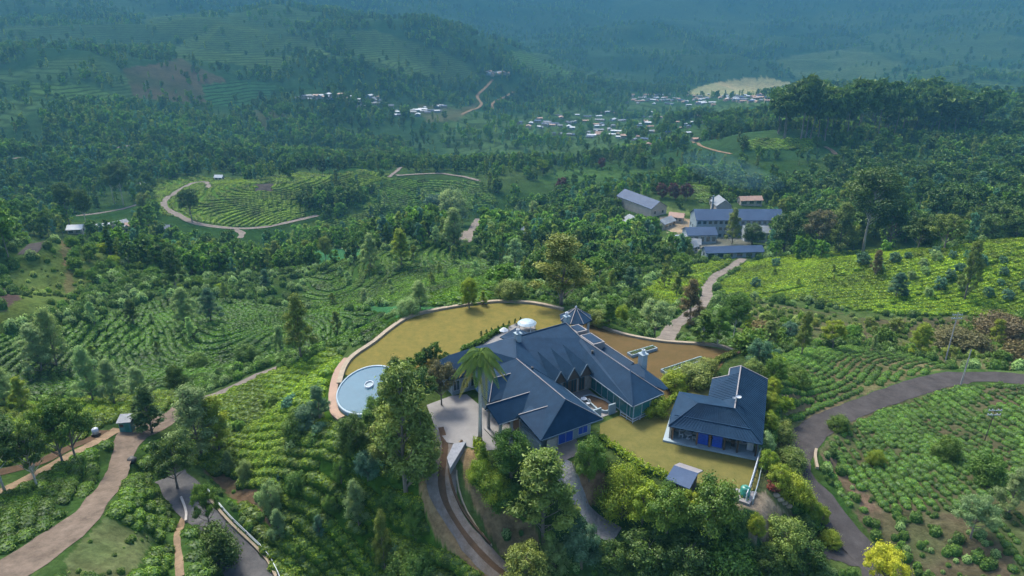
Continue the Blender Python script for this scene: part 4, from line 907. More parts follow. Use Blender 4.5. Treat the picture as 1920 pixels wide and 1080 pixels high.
NEAR = '''10 922 150 euc dark leaning tall tree with white trunk at the sandy track edge|1.25|barkp
72 915 138 spread dark shade tree with slim white trunk left of the pair beside the earth track|.62|barkp
118 872 138 spread green broad green shade tree beside the earth track, the left of the pair|.75
143 862 132 spread green broad green shade tree beside the earth track, the right of the pair|.7
285 812 100 conifer dark dark narrow tree standing beside the green kiosk|1.5
267 806 60 oak dark short dark tree between green kiosk and narrow dark tree|1.2
342 772 96 euc dark thin lopped tree with small umbrella top at the lane junction|.7|barkp
378 858 150 oak pale large pale feathery tree at the lane junction above the hairpin|1.35
412 850 120 oak lime yellowish feathery tree right of the lane junction|1.2
333 915 106 spread dark wide dark tree between dirt road and hairpin road|.9
394 990 92 spread green small bright umbrella tree on the hairpin road edge|.62
405 1062 80 shrub dark dark low tree on the inner side of the hairpin|1.0
175 755 118 oak pale pale feathery tree with brownish top behind the track, left of three|1.0
215 757 92 oak pale pale feathery tree behind the track, middle of three|1.1
265 757 78 oak pale pale feathery tree behind the track, right of three|1.2
78 700 105 oak pale tall pale feathery tree on the left tea slope|1.3
108 690 125 oak pale taller bluish feathery tree above the left tea slope|1.0
12 765 90 oak pale pale feathery tree at the left edge above the yellow tea|1.3
45 770 70 oak lime short yellowish tree at the left edge above the yellow tea|1.2
350 615 85 oak pale pale feathery tree on the shaded left terraces|1.3
397 605 72 oak blue dark bluish tree beside the pale tree on the left terraces|1.3
565 672 135 oak olive tall wispy brownish tree below the terraced tea|1.0
528 672 70 oak pale thin pale tree left of the wispy tree|.9
466 682 40 shrub green round dark green bush on the slope under the terraces|1.2
370 690 30 shrub green low bright bush beside the crest lane|1.4
684 572 35 oak pale tiny pale tree on the terraced knoll|1.2
788 582 62 oak pale pale feathery tree left of the yellow tree behind the parapet|1.6
765 590 35 shrub pale small pale bush at the bright green hollow|1.3
880 578 65 round lime bright yellow green tree behind the parapet|.75
906 572 30 conifer lime tiny yellow green conifer touching the curved parapet|1.5
520 505 60 oak olive olive feathery tree by the terraced knoll|1.2
695 505 75 oak pale pale feathery tree at the edge of the green hollow|1.2
752 500 80 oak lime tall yellowish feathery tree above the terraced knoll|1.2
578 500 55 euc olive thin flat topped tree in the green hollow, the left one|.8
613 505 68 euc olive thin flat topped tree in the green hollow, the right one|.8
500 545 45 conifer blue pale bluish conifer under the terraced knoll|1.5
330 545 90 oak dark tall dark tree on the shrubby hillside left|1.1
250 610 55 oak dark dark tree at the foot of the shrubby hillside|1.2
360 415 72 spread dark single dark tree inside the bend of the winding road|.8
232 385 92 euc dark tall thin tree right of the plantation road|.9
215 382 80 euc dark tall thin tree left of its taller neighbour by the plantation road|.8
132 425 92 euc dark lone tall tree above the white roofed huts|.8
165 432 85 euc dark tall tree standing over the white roofed huts|.8
272 400 45 round olive small olive tree near the white roofed huts|.9
848 425 80 round pale large pale rounded tree above the terraced knoll|1.1
815 412 55 round blue bluish rounded tree left of the large pale one|1.1
852 470 90 oak pale pale tree beneath the large rounded one|1.3
1052 572 150 oak olive very big brownish feathery tree behind the curved parapet|1.75
965 512 72 oak pale pale feathery tree left of the very big brownish tree|1.3
1000 430 60 oak pale slim pale tree above the very big brownish tree|1.1
955 560 40 shrub olive low olive shrub behind the parapet|1.4
1140 615 58 conifer green dark green upright tree beside the pavilion|1.8
1118 610 34 shrub olive olive shrub touching the pavilion|1.3
1165 612 45 round lime yellow green tree right of the pavilion|.9
1190 585 40 round dark dark round tree behind the broad pale green one|1.2
1228 635 82 spread pale broad pale green tree in front of the approach road|1.05
1210 580 40 round green green round tree above the broad pale tree|1.2
1180 548 55 oak blue bluish tree below the bright tea strip|1.3
1292 615 102 oak brown brownish feathery tree between lawn and approach road|1.1
1268 560 50 oak olive slim olive tree left of the approach road bend|1.1
1318 642 66 conifer green green tree beside the approach road, first of the row|1.9|barkp
1345 648 80 oak green green tree beside the approach road, middle of the row|1.3|barkp
1374 640 95 euc green green tree with slim white trunk beside the approach road, end of the row|1.0|barkp
1440 655 60 oak olive olive tree above the guest house steps|1.3
1420 690 60 round blue bluish green round tree behind the guest house gable|1.1
1450 720 55 round green green round tree right of the guest house gable|1.1
1618 474 178 euc dark giant tree with bare pale trunk behind the tea slope|1.25|barkp
1665 470 130 spread dark broad dark crowned tree right of the giant tree|.8
1572 474 105 oak olive yellowish upright tree left of the giant tree|1.3
1530 478 100 spread brown brown green broad tree left of the giant tree|.8
1470 474 88 round dark dark dense round tree at the factory end of the tea slope|1.1
1410 458 45 round dark very dark round tree in front of the factory|1.3
1372 458 75 oak olive tall olive tree in front of the factory windows|1.0
1720 470 75 spread dark dark tree behind the tea slope, third right of the giant|1.0
1770 470 80 spread olive olive tree behind the tea slope with flat top|1.0
1850 455 58 round green green round tree behind the tea slope near the right edge|1.2
1905 445 62 round green bright green round tree at the right edge above the tea|1.2
1500 478 30 shrub green round green bush at the top edge of the tea slope|1.3
1640 520 58 oak brown thin brown tree growing in the tea slope|.9
1808 562 125 oak olive tall half bare tree growing in the right tea slope|.75
1680 560 55 oak blue bluish shade tree beside the forked path|1.6
1722 670 72 oak lime yellow tree below the tea slope|1.4
1560 655 62 spread lime yellow green flat tree below the tea slope|.9
1502 668 95 oak olive thin pale brown tree below the tea slope|.8
1862 652 60 oak lime slim yellowish tree near the right utility pole|1.2
1635 662 40 oak pale pale stump like tree below the tea slope|.7
1478 640 40 round blue bluish bush left of the thin brown tree|1.2
1800 660 50 shrub brown reddish brown thicket beside the tall utility pole|2.0
1880 640 55 shrub brown reddish brown thicket near the right edge|1.8
1440 775 45 round lime lime green round shrub beside the guest house, third from the rear|1.1
1437 812 45 round lime lime green round shrub beside the guest house, fourth from the rear|1.1
1430 850 45 round pale pale flowering round shrub at the guest house corner|1.2
1438 885 45 round lime lime green round shrub outside the fence top|1.1
1446 745 40 round lime lime green round shrub beside the guest house, second from the rear|1.1
1456 915 48 round lime lime green shrub halfway down the fence|1.2
1225 775 38 shrub lime bright lime bush inside the white railing|1.3
1262 730 38 shrub lime lime bush at the lawn corner between house and guest house|1.3
1300 720 42 shrub olive orange green shrub in the bed behind the guest house|1.6
1325 700 32 shrub olive olive shrub behind the guest house roof step|1.3
770 790 120 spread dark dark green tree left of the forecourt|.95
752 775 90 round dark dark green rounded tree beside the pool island|.9
828 760 95 spread brown grey brown wide tree overhanging the forecourt|.75
762 925 270 oak olive huge olive feathery tree between pool and driveway|1.1
800 905 150 oak olive olive tree leaning over the driveway bend|.9|barkp
725 870 120 oak olive tall olive green tree in front of the pool|1.2
705 800 62 round green green bush at the near end of the pool|1.1
748 752 92 round dark dark green tree over the far end of the pool|.8
728 778 85 oak olive olive feathery tree over the right half of the pool|1.3
662 850 80 round dark dark green tree below the terracotta kerb|.95
690 900 62 round blue bluish dark tree below the pool|1.0
600 790 75 oak blue bluish feathery tree beside the terracotta kerb|1.2
560 812 50 shrub green bright green bush in the upper tea slope|1.1
640 905 45 round green dark round tree in the lower tea slope|.9
672 1000 112 oak pale pale yellowish tree in the middle of the lower tea slope|.9
722 1075 133 oak olive slim dark trunked tree at the bottom beside the tea rows|.6
575 800 42 shrub blue bluish bush in the upper tea slope|1.1
432 890 50 oak pale small pale tree at the hairpin end of the tea slope|1.0
462 905 48 round pale small pale round tree above the hairpin guard rail|.8
512 965 70 round pale pale tree among the shaded tea rows|.85
525 1010 60 oak pale small pale tree under the other pale tree in shaded tea|1.2
560 920 40 shrub green small green bush in shaded tea|1.0
600 1010 49 oak blue bluish tree in the shaded tea rows|1.1
620 960 36 round green dark round bush in the shaded tea rows|1.0
780 1010 58 round green green tree left of the curved drive|1.0
790 1080 52 shrub green bright green leafy thicket at the bottom below the drive|1.1
760 1080 54 shrub green green leafy thicket at the bottom between the slim trunks|1.1
958 893 98 round green glossy dark green round tree at the forecourt edge|1.05
905 870 45 conifer lime bright yellow upright bush beside the palm|1.6
898 900 40 shrub lime yellow bush below the palm|1.0
925 925 48 shrub lime yellow green bush under the glossy round tree|1.2
950 950 45 shrub green green bush above the earth bank|1.3
1020 1010 185 oak fresh tall light green feathery tree in front of the stone path|1.45
1035 905 50 round lime small yellow green tree at the house corner|.8
1104 898 85 round green dark glossy tree at the right front corner of the house|.95
1165 972 115 spiky lime spiky yellow green shrub beside the lawn hedge|.95
1205 980 85 round lime yellow green tree right of the spiky shrub|1.1
1250 995 95 round green green leafy tree below the garden hut, left|1.1
1290 975 60 round lime yellow topped tree touching the garden hut|1.0
1330 1005 120 round green big green tree with yellowish top right of the hut|1.05
1372 1010 56 round dark dark green tree below the pale slab|1.0
1415 1010 51 round lime yellow green tree at the foot of the fence|.8
1460 1050 85 round olive olive tree right of the fence foot|1.2
1500 1080 80 round dark dark tree in the lower right thicket|1.3
1440 1080 60 round dark dark bush at the bottom below the fence|1.4
1150 1085 75 round dark dark green tree at the bottom centre under the stone path|1.1
1090 1060 85 round blue bluish dark tree at the bottom centre|1.1
1040 1075 70 round pale pale green tree at the bottom centre left|1.0
985 1100 85 round olive grey green tree at the bottom by the drive|1.2
1210 1080 95 round dark dark tree at the bottom centre right|1.3
1290 1090 95 round dark dark tree at the bottom below the big green tree|1.3
1360 1090 85 shrub green green thicket at the bottom right of centre|1.2
1540 982 34 round lime yellow green bush where the road narrows|1.0
1556 1022 28 shrub lime lime bush beside the road fork|1.2
1515 975 46 round lime lime green leafy bush on the bank above the road fork|1.2
1480 935 50 shrub lime lime edged bush on the bank beside the red clutter|1.3
1500 1010 46 round dark dark bush behind the bank hedge|1.3
1648 1125 112 spread yellow brilliant yellow tree at the bottom beside the road|.75
1820 1010 88 spread pale pale green round tree in the lower right field|.95
1890 965 95 oak pale pale tree with white trunk at the right edge of the field|1.2|barkp
1850 900 50 shrub green green bush in the planted field right|1.2
1770 860 45 shrub green green bush in the middle of the planted field|1.0
1640 870 30 shrub lime small lime bush in the planted field|1.0
1572 806 30 shrub green bush where the road meets the planted field|1.2
1455 820 38 shrub olive olive bush between guest house and road|1.5
1478 875 36 shrub olive olive bush on the road bank|1.6
1490 720 36 shrub green green bush at the left of the curved crop rows|1.5
1410 720 50 round olive olive tree hugging the guest house right eave|1.2'''
for ln in NEAR.split('\n'):
    a = ln.split('|'); t = a[0].split(' ')
    near_tree(float(t[0]), float(t[1]), float(t[2]), t[3], t[4], ' '.join(t[5:]), float(a[1]) if len(a) > 1 else 1., a[2] if len(a) > 2 else 'bark')
# palm ----------------------------------------------------------------------------
pb = Pz(900,826,0)
palm = MB(); hp = 12.6
palm.tube([(0,0,-.3),(.05,.1,2),(.1,.1,5),(.15,.15,9),(.2,.2,hp-1.2),(.22,.2,hp)], [.34,.26,.22,.19,.17,.12], 10)
pt = palm.build('palm_tree', M['barkp'], None, True); pt.location = pb; tag(pt, 'tall slender palm with yellowing drooping fronds beside the porch', 'palm')
M['frond'] = leaf_mat('palm_frond', (.10,.17,.02), (.30,.26,.04), .4)
M['frondy'] = leaf_mat('old_palm_frond', (.28,.24,.04), (.36,.27,.06), .3)
b = MB(); b.lathe([(.17,hp-1.6),(.22,hp-.8),(.13,hp+.2)], (.21,.2,0), 8); b.build('crownshaft', M['green'], pt, True).data.materials[0] = simple('crownshaft_green', (.12,.22,.06), .5)
for i in range(25):
    a = i*2.4; ring = i/25; elev = 1.05-1.45*ring; Lf = 2.9+R.random()*.5; b = MB(); pts_ = []
    for k in range(9):
        t = k/8; r_ = Lf*(t*math.cos(elev)+.18*t*t); z_ = Lf*(t*math.sin(elev)-(1.15+.35*ring)*t*t*.9); pts_.append(Vector((.2+r_*math.cos(a), .2+r_*math.sin(a), hp+.1+z_)))
    b.tube(pts_, [.045-.035*k/8 for k in range(9)], 4, cap=False)
    side = Vector((-math.sin(a), math.cos(a), 0))
    for k in range(1, 34):
        t = k/34; i0 = min(7, int(t*8)); p = pts_[i0].lerp(pts_[i0+1], t*8-i0); d_ = (pts_[i0+1]-pts_[i0]).normalized(); ll = .85*math.sin(PI*min(1, t*.9+.12))+.15
        for sg in (-1, 1):
            e = p+(side*sg*.75+d_*.5+Vector((0,0,-.55-R.random()*.3)))*ll; m_ = p.lerp(e, .5)+Vector((0,0,.08)); wv = d_*.07
            b.poly([p-wv*1.3, m_-wv*1.6, e, m_+wv*1.6])
    b.build('frond', M['frondy' if i > 18 else 'frond'], pt)['tint'] = [1., 1., 1., 1.]
# hedges ----------------------------------------------------------------------------
def hedge(s, w, h, matn, label, z=0, n=160):
    P = [Pz(a, b, z) if z is not None else G(a, b) for a, b in pp(s)]; Cs = []
    core = MB()
    for i in range(len(P)-1):
        L_ = (P[i+1]-P[i]).length; k = int(L_*n)
        t = rng.random(k)[:,None]; q = np.array(P[i])*(1-t)+np.array(P[i+1])*t
        o = rng.normal(size=(k,3))*.0+np.c_[(rng.random((k,2))-.5)*w, rng.random(k)*h]; Cs.append(q+o)
        core.beam(P[i]+Vector((0,0,h*.4)), P[i+1]+Vector((0,0,h*.4)), w*.6, h*.7)
    C = np.concatenate(Cs); o0 = np.array(P[0]); C = C-o0; k = len(C)
    me = leaves_mesh('hedge', C, unit(rng.normal(size=(k,3))+np.array([0,0,.7])), .13+.12*rng.random(k), np.clip(rng.random(k)*.7+.3*C[:,2]/h, 0, 1), LM[matn], .6,
        extra=([(v[0]-o0[0], v[1]-o0[1], v[2]-o0[2]) for v in core.v], core.f), mats=[LM[matn], LM['dark']])
    o = link('hedge', me); o.location = P[0]; o['tint'] = [1,1,1,1]; tag(o, label, 'hedge'); return o
hedge('1126 832;1150 850;1175 868;1205 888;1248 905', 1.0, 1.6, 'lime', 'yellow topped clipped hedge along the lower edge of the olive lawn', -.6)
hedge('695 642;720 622;745 606;768 594', .9, .8, 'green', 'rough green hedge outside the curved parapet', -.3)
hedge('866 660;900 645;925 628;950 618', .9, .9, 'green', 'low planted border between ochre lawn and terrace')
hedge('1240 770;1262 750;1282 735', .8, .8, 'lime', 'lime hedge between main house and olive lawn')
hedge('1286 716;1320 694;1352 676;1378 664', .8, .8, 'olive', 'row of pale bushes behind the guest house')
hedge('1448 905;1478 940;1506 975;1532 1003', 1.4, 1.5, 'lime', 'thick yellow edged hedge above the curving road', None)
hedge('1452 700;1450 740;1446 790;1440 840', 1.6, 1.4, 'green', 'leafy green hedge along the guest house right side', None)
hedge('895 835;905 870;920 905;950 940;985 965', 1.2, 1.3, 'lime', 'yellow flowering hedge winding down from the palm', None)
for k, (a, b_) in enumerate(((902,632),(912,629),(922,626),(934,622),(944,618),(955,613),(966,609),(976,606))):
    near_tree(a, b_, 13, 'conifer', 'dark', 'small dark cypress in the row along the back terrace', 1.4, lod='lo', seed=2, group='small cypresses along the back terrace', z=0)
for k, (a, b_) in enumerate(((815,672),(800,680),(788,690),(835,690),(768,700))):
    near_tree(a, b_, 34, 'round', ('green','dark')[k % 2], ('leafy shrub at the near edge of the ochre lawn, first','dark shrub right at the lawn edge near the pool tree','second leafy shrub at the near edge of the ochre lawn','dark shrub beside the left wing roof','leafy shrub nearest the pool at the lawn edge')[k], 1.1, lod='mid', z=0)
# ---------------------------------------------------------------- scattered cover (stuff) by geometry nodes
def scatter_group(protos):
    ng = bpy.data.node_groups.new('scatter', 'GeometryNodeTree')
    ng.interface.new_socket('Geometry', in_out='INPUT', socket_type='NodeSocketGeometry'); ng.interface.new_socket('Geometry', in_out='OUTPUT', socket_type='NodeSocketGeometry')
    nd = ng.nodes; L = ng.links.new; gi = nd.new('NodeGroupInput'); go = nd.new('NodeGroupOutput')
    m2p = nd.new('GeometryNodeMeshToPoints'); L(gi.outputs[0], m2p.inputs[0])
    iop = nd.new('GeometryNodeInstanceOnPoints'); L(m2p.outputs[0], iop.inputs['Points'])
    jn = nd.new('GeometryNodeJoinGeometry')
    for p in protos:
        oi = nd.new('GeometryNodeObjectInfo'); oi.inputs['Object'].default_value = p; oi.inputs['As Instance'].default_value = True; oi.transform_space = 'ORIGINAL'; L(oi.outputs['Geometry'], jn.inputs[0])
    L(jn.outputs[0], iop.inputs['Instance'])
    def attr(n, t):
        a = nd.new('GeometryNodeInputNamedAttribute'); a.data_type = t; a.inputs['Name'].default_value = n; return a.outputs[0]
    iop.inputs['Pick Instance'].default_value = True; L(attr('pick', 'INT'), iop.inputs['Instance Index']); L(attr('rot', 'FLOAT_VECTOR'), iop.inputs['Rotation']); L(attr('scl', 'FLOAT_VECTOR'), iop.inputs['Scale'])
    L(iop.outputs[0], go.inputs[0]); return ng
def scatter(name, P, rz, scl, tint, pick, protos, label):
    n = len(P)
    if n == 0: return
    me = bpy.data.meshes.new(name); me.vertices.add(n); me.vertices.foreach_set('co', np.asarray(P, np.float32).ravel())
    rot = np.zeros((n,3), np.float32); rot[:,2] = rz
    me.attributes.new('rot', 'FLOAT_VECTOR', 'POINT').data.foreach_set('vector', rot.ravel())
    me.attributes.new('scl', 'FLOAT_VECTOR', 'POINT').data.foreach_set('vector', np.asarray(scl, np.float32).ravel())
    me.attributes.new('pick', 'INT', 'POINT').data.foreach_set('value', np.asarray(pick, np.int32))
    t4 = np.ones((n,4), np.float32); t4[:,:3] = tint; me.attributes.new('tint', 'FLOAT_COLOR', 'POINT').data.foreach_set('color', t4.ravel())
    o = link(name, me); md = o.modifiers.new('scatter', 'NODES'); md.node_group = scatter_group(protos)
    return tag(o, label, None, None, 'stuff')
def bush(name, n, s, seed, matn='tea', flat=.75, r=.78, h=.8):
    rg = np.random.default_rng(seed); d = unit(rg.normal(size=(n,3))); d[:,2] = np.abs(d[:,2]); lump = 1+.18*np.sin(d[:,0]*7+seed)*np.cos(d[:,1]*6)
    C = d*np.array([r,r,h*flat])*(lump*(.85+.2*rg.random(n)))[:,None]+np.array([0,0,h*.25])
    LV = np.clip(rg.random(n)*.75+.25*d[:,2], 0, 1)
    core = MB(); core.lathe([(r*.95,-.3),(r*.95,h*.2),(r*.8,h*.62),(r*.4,h*.86),(0,h*.9)], sides=8)
    me = leaves_mesh(name, C, unit(d+rg.normal(size=(n,3))*.45), s*(.6+.8*rg.random(n)), LV, None, .6, extra=(core.v, core.f), mats=[LM[matn], LM['dark' if matn != 'tea' else 'tea']])
    return me
tb = []
for k, (px, py) in enumerate(((702,668),(668,676),(655,688))):
    o = link('tea_bush', bush('tea_bush', 300, .095, 11+k)); o.location = G(600-k*9, 700+k*6); o['tint'] = [1.,1.,1.,1.]
    tag(o, ('rounded tea bush near the crest of the bright slope, rightmost of three','rounded tea bush near the crest of the bright slope, middle of three','rounded tea bush near the crest of the bright slope, leftmost of three')[k], 'tea bush'); tb.append(o)
lo_b = []
for k in range(3):
    o = link('leafy_bush', bush('leafy_bush', 220, .17, 31+k, ('green','pale','dark')[k], 1., .9, 1.5)); o.location = G(*((590,835),(548,850),(655,945))[k]); o['tint'] = [1.,1.,1.,1.]
    tag(o, ('low green bush among the tea below the pool kerb','low pale bush in the middle of the tea slope','low dark bush at the lower edge of the tea slope')[k], 'bush'); lo_b.append(o)
far_b = []
for k in range(2):
    o = link('tea_bush', bush('tea_bush', 120, .16, 51+k)); o.location = G(*((1500,530),(1600,545))[k]); o['tint'] = [1.,1.,1.,1.]
    tag(o, ('tea bush in the left part of the right hand tea slope','tea bush in the middle of the right hand tea slope')[k], 'tea bush'); far_b.append(o)
ALLROAD = [(r['c'], r['wd']/2) for r in ROADS.values()]
_kc = np.array([[p.x, p.y] for p in (Pz(a, b, 0) for a, b in pp('690 648;662 672;640 695;628 722;623 752;628 775;640 786'))]); ALLROAD.append((_kc, np.full(len(_kc), 1.1)))
def road_clear(x, y, extra=.8):
    ok = np.ones(len(x), bool)
    for c, w in ALLROAD:
        m = (x > c[:,0].min()-8) & (x < c[:,0].max()+8) & (y > c[:,1].min()-8) & (y < c[:,1].max()+8) & ok
        if m.any():
            st_ = 2 if len(c) > 60 else 1; d, t_ = segdist(x[m], y[m], c[::st_]); idx = np.nonzero(m)[0]; ok[idx[d < np.interp(t_*st_, np.arange(len(w)), w)+extra]] = False
    return ok
def field_points(ci, sx, sy, ang, jit, maxn=60000):
    Pp = pp(COVER[ci][1]); g = Gmany([max(-160, min(2120, p[0])) for p in Pp], [min(1095, p[1]) for p in Pp])
    x0, y0 = g[:,:2].min(0)-4; x1, y1 = g[:,:2].max(0)+4
    cx, cy = (x0+x1)/2, (y0+y1)/2; Rm = math.hypot(x1-x0, y1-y0)/2
    a = np.arange(-Rm, Rm, sx); b = np.arange(-Rm, Rm, sy); A, B = np.meshgrid(a, b, indexing='ij'); A = A.ravel(); B = B.ravel()
    A = A+rng.normal(size=len(A))*jit*.5; B = B+rng.normal(size=len(B))*jit
    X = cx+A*math.cos(ang)-B*math.sin(ang); Y = cy+A*math.sin(ang)+B*math.cos(ang)
    w = .9*vnoise(X/22+ci, Y/22)*3; X = X+w*math.cos(ang); Y = Y+w*math.sin(ang)
    m = (X > x0) & (X < x1) & (Y > y0) & (Y < y1); X, Y = X[m], Y[m]
    Zp = HS(X, Y); px, py, dp = project(X, Y, Zp); m = (dp > 5) & (px > -200) & (px < 2150) & (py < 1130); X, Y, Zp, px, py = X[m], Y[m], Zp[m], px[m], py[m]
    ix = cover_of(px+vnoise(X*.7, Y*.7)*3, py+vnoise(X*.6+9, Y*.6)*2); m = (ix == ci) & road_clear(X, Y) & ~inpoly(X, Y, PLAT)
    return X[m], Y[m], Zp[m]
FN = {}
TEA = {}   # cover index -> (row spacing, step, row angle, tint, label)
def ci_of(first): return next(i for i, c in enumerate(COVER) if c[1].startswith(first))
TEAF = [('628 655', 1.3, .95, 1.05, (1.45,1.35,.8), 'bright yellow green tea rows covering the slope below the lawn', 1.2),
 ('242 850', 1.5, 1.05, 1.45, (1.0,1.1,.8), 'dark green tea rows between the dirt road and the hairpin', 1.05),
 ('345 960', 1.5, 1.05, 1.2, (.8,.95,.8), 'dark tea patch inside the hairpin bend', 1.05),
 ('-60 945', 1.5, 1.05, .5, (.9,1.05,.85), 'dark tea patch left of the wide dirt road', 1.05),
 ('-60 745', 1.5, 1.05, .35, (1.5,1.35,.8), 'lighter tea rows behind the green kiosk', 1.05),
 ('1345 540', 1.7, 1.15, 1.6, (1.7,1.5,.9), 'bright yellow green tea rows on the right hand slope', 1.12),
 ('1180 560', 1.8, 1.3, 1.4, (1.7,1.5,.9), 'tea strip beside the approach road', 1.2),
 ('130 610', 1.9, 1.25, .25, (.62,.85,.9), 'dark terraced tea on the shaded left hillside', 1.22),
 ('560 540', 2.0, 1.4, .2, (.75,.92,.8), 'terraced tea on the rounded knoll', 1.3),
 ('290 345', 2.6, 1.9, .3, (1.35,1.25,.8), 'bright tea inside the bend of the winding valley road', 1.6),
 ('740 335', 3.0, 2.2, .3, (.8,.95,.8), 'green tea slope under the far ridge road', 1.8),
 ('1290 350', 2.6, 2.0, .3, (1.2,1.2,.8), 'bright tea patch above the factory', 1.6),
 ('1400 262', 3.0, 2.2, .3, (1.2,1.2,.8), 'bright tea strip under the tall grove', 1.8),
 ('560 425', 2.6, 2.0, .3, (1.1,1.1,.8), 'light tea strip below the winding road', 1.6)]
for st, sx, sy, ang, ti, lb, sc_ in TEAF:
    ci = ci_of(st); X, Y, Zp = field_points(ci, sx, sy, ang, .12); n = len(X); D = np.hypot(X, Y)
    # paths between blocks of bushes
    gap = np.abs(((X*math.cos(ang+.3)+Y*math.sin(ang+.3)+4*vnoise(X/30, Y/30)) % 19)-9) < (.55 if st not in ('130 610','560 540') else .01)
    keep = ~gap & (rng.random(n) > .03); X, Y, Zp, D = X[keep], Y[keep], Zp[keep], D[keep]; n = len(X)
    t = .75+.5*rng.random(n)[:,None]+.4*np.clip(fbm(X/9, Y/9, 3), -1, 1)[:,None]
    rzv = np.full(n, ang)
    if st in ('130 610', '560 540', '290 345', '740 335', '560 425'):
        gx = (HS(X+1.5, Y)-HS(X-1.5, Y))/3; gy = (HS(X, Y+1.5)-HS(X, Y-1.5))/3; g2 = gx*gx+gy*gy+1e-4; dz = .43 if st in ('130 610', '560 540') else .52
        q = (np.round(Zp/dz)*dz-Zp)/g2; lim = 1.3/np.sqrt(g2); q = np.clip(q, -lim, lim); X = X+gx*q; Y = Y+gy*q; Zp = HS(X, Y); rzv = np.arctan2(gx, -gy)+PI/2
    s = sc_*(.95+.3*rng.random(n)); sc3 = np.c_[s*1.05, s*1.2, s*(.72+.25*rng.random(n))] if st not in ('130 610', '560 540', '290 345', '740 335', '560 425') else np.c_[s*.78, s*1.45, s*.7]
    near_ = D.mean() < 150
    scatter('tea_rows', np.c_[X, Y, Zp-.05], rzv+rng.normal(size=n)*.25, sc3, np.array(ti)*t, rng.integers(0, 3 if near_ else 2, n), tb if near_ else far_b, lb)
    FN[st] = n
for st, ang, lb in (('1430 680', -.86, 'curved rows of low vegetable crops beyond the curving road'), ('1535 850', .05, 'sparse green crop rows inside the curve of the road')):
    ci = ci_of(st); X, Y, Zp = field_points(ci, 1.35, .62, ang, .2); n = len(X)
    nz = fbm(X/6+5, Y/6, 3); keep = rng.random(n) < np.clip(.93+nz*.4, .35, .99); X, Y, Zp, nz = X[keep], Y[keep], Zp[keep], nz[keep]; n = len(X)
    s = (.54+.3*rng.random(n))*np.clip(1+nz*.3, .6, 1.3); t = .7+.9*rng.random(n)[:,None]+.4*nz[:,None]
    scatter('crop_rows', np.c_[X, Y, Zp-.03], rng.random(n)*6, np.c_[s, s, s*1.0], np.array([.95,1.05,3.2])*t, rng.integers(0, 3, n), tb, lb)
    FN[st] = n
# wild undergrowth on the near slopes
n = 46000; a = rng.uniform(-.84, .84, n); l = rng.uniform(math.log(55), math.log(300), n); X, Y = np.exp(l)*np.sin(a), np.exp(l)*np.cos(a); Zp = HS(X, Y); px, py, dp = project(X, Y, Zp)
ix = cover_of(px, py); nm = np.array([COVER[i][0] if i >= 0 else 'none' for i in range(-1, len(COVER))])[ix+1]
pr_ = np.select([nm == 'bush', nm == 'scrub', nm == 'soil', nm == 'far_forest', nm == 'none'], [.95, .5, .22, .9, 1.], 0)
nz = fbm(X/11, Y/11, 3)
keep = (rng.random(n) < pr_*np.clip(.75+nz, .15, 1)) & road_clear(X, Y, 1.0) & ~inpoly(X, Y, PLAT); d, _ = segdist(X, Y, PLAT, True); keep &= (d > 2.4) & (px > -350) & (px < 2300) & (py < 1150)
X, Y, Zp, nz, d, nm = X[keep], Y[keep], Zp[keep], nz[keep], d[keep], nm[keep]; n = len(X)
s = (.35+.75*rng.random(n)**2)*np.clip(np.hypot(X, Y)/110, .75, 1.5)*np.where(d < 4, .6, 1)*np.where(nm == 'scrub', .6, 1)
t = (.95+.75*rng.random(n))[:,None]*np.where((nm == 'scrub')[:,None], np.array([1.2,1.05,.8]), np.array([1.,1.,1.]))
scatter('undergrowth', np.c_[X, Y, Zp-.1], rng.random(n)*6, np.c_[s, s, s*.9], t, rng.choice([0,1,2], n, p=[.58,.24,.18]), lo_b, 'mixed wild green undergrowth on the banks and slopes'); FN['under'] = n
# grass tufts softening the lawn edges and banks --------------------------------
# ---------------------------------------------------------------- individual trees of the middle distance
GUARD = []
for k in ('valley_road','approach_road','creek_road','ridge_road','ridge_branch','plantation_road','grove_lane','grove_track','hill_road'):
    r = ROADS[k]; q = project(r['c'][:,0], r['c'][:,1], r['z']); GUARD += list(zip(q[0][::2], q[1][::2]))
GUARD += [(x, y) for x in range(1175, 1245, 12) for y in (370, 385, 400)]+[(x, y) for x in range(1295, 1445, 10) for y in (395, 410, 425, 440)]+[(x, 478) for x in range(1345, 1410, 12)]+[(x,y) for x in range(1240,1300,10) for y in (418,432)]
GUARD += [(x, y) for x in range(320, 560, 16) for y in (372, 392)]+[(x, y) for x in range(1190, 1420, 12) for y in (186, 200)]+[(x, 160) for x in range(1290, 1480, 14)]+[(x,268) for x in range(1410,1530,14)]
GUARD = np.array(GUARD)
def blocked(px, pyb, pyt, hw):
    return bool(((np.abs(GUARD[:,0]-px) < hw) & (GUARD[:,1] < pyb-1) & (GUARD[:,1] > pyt)).any())
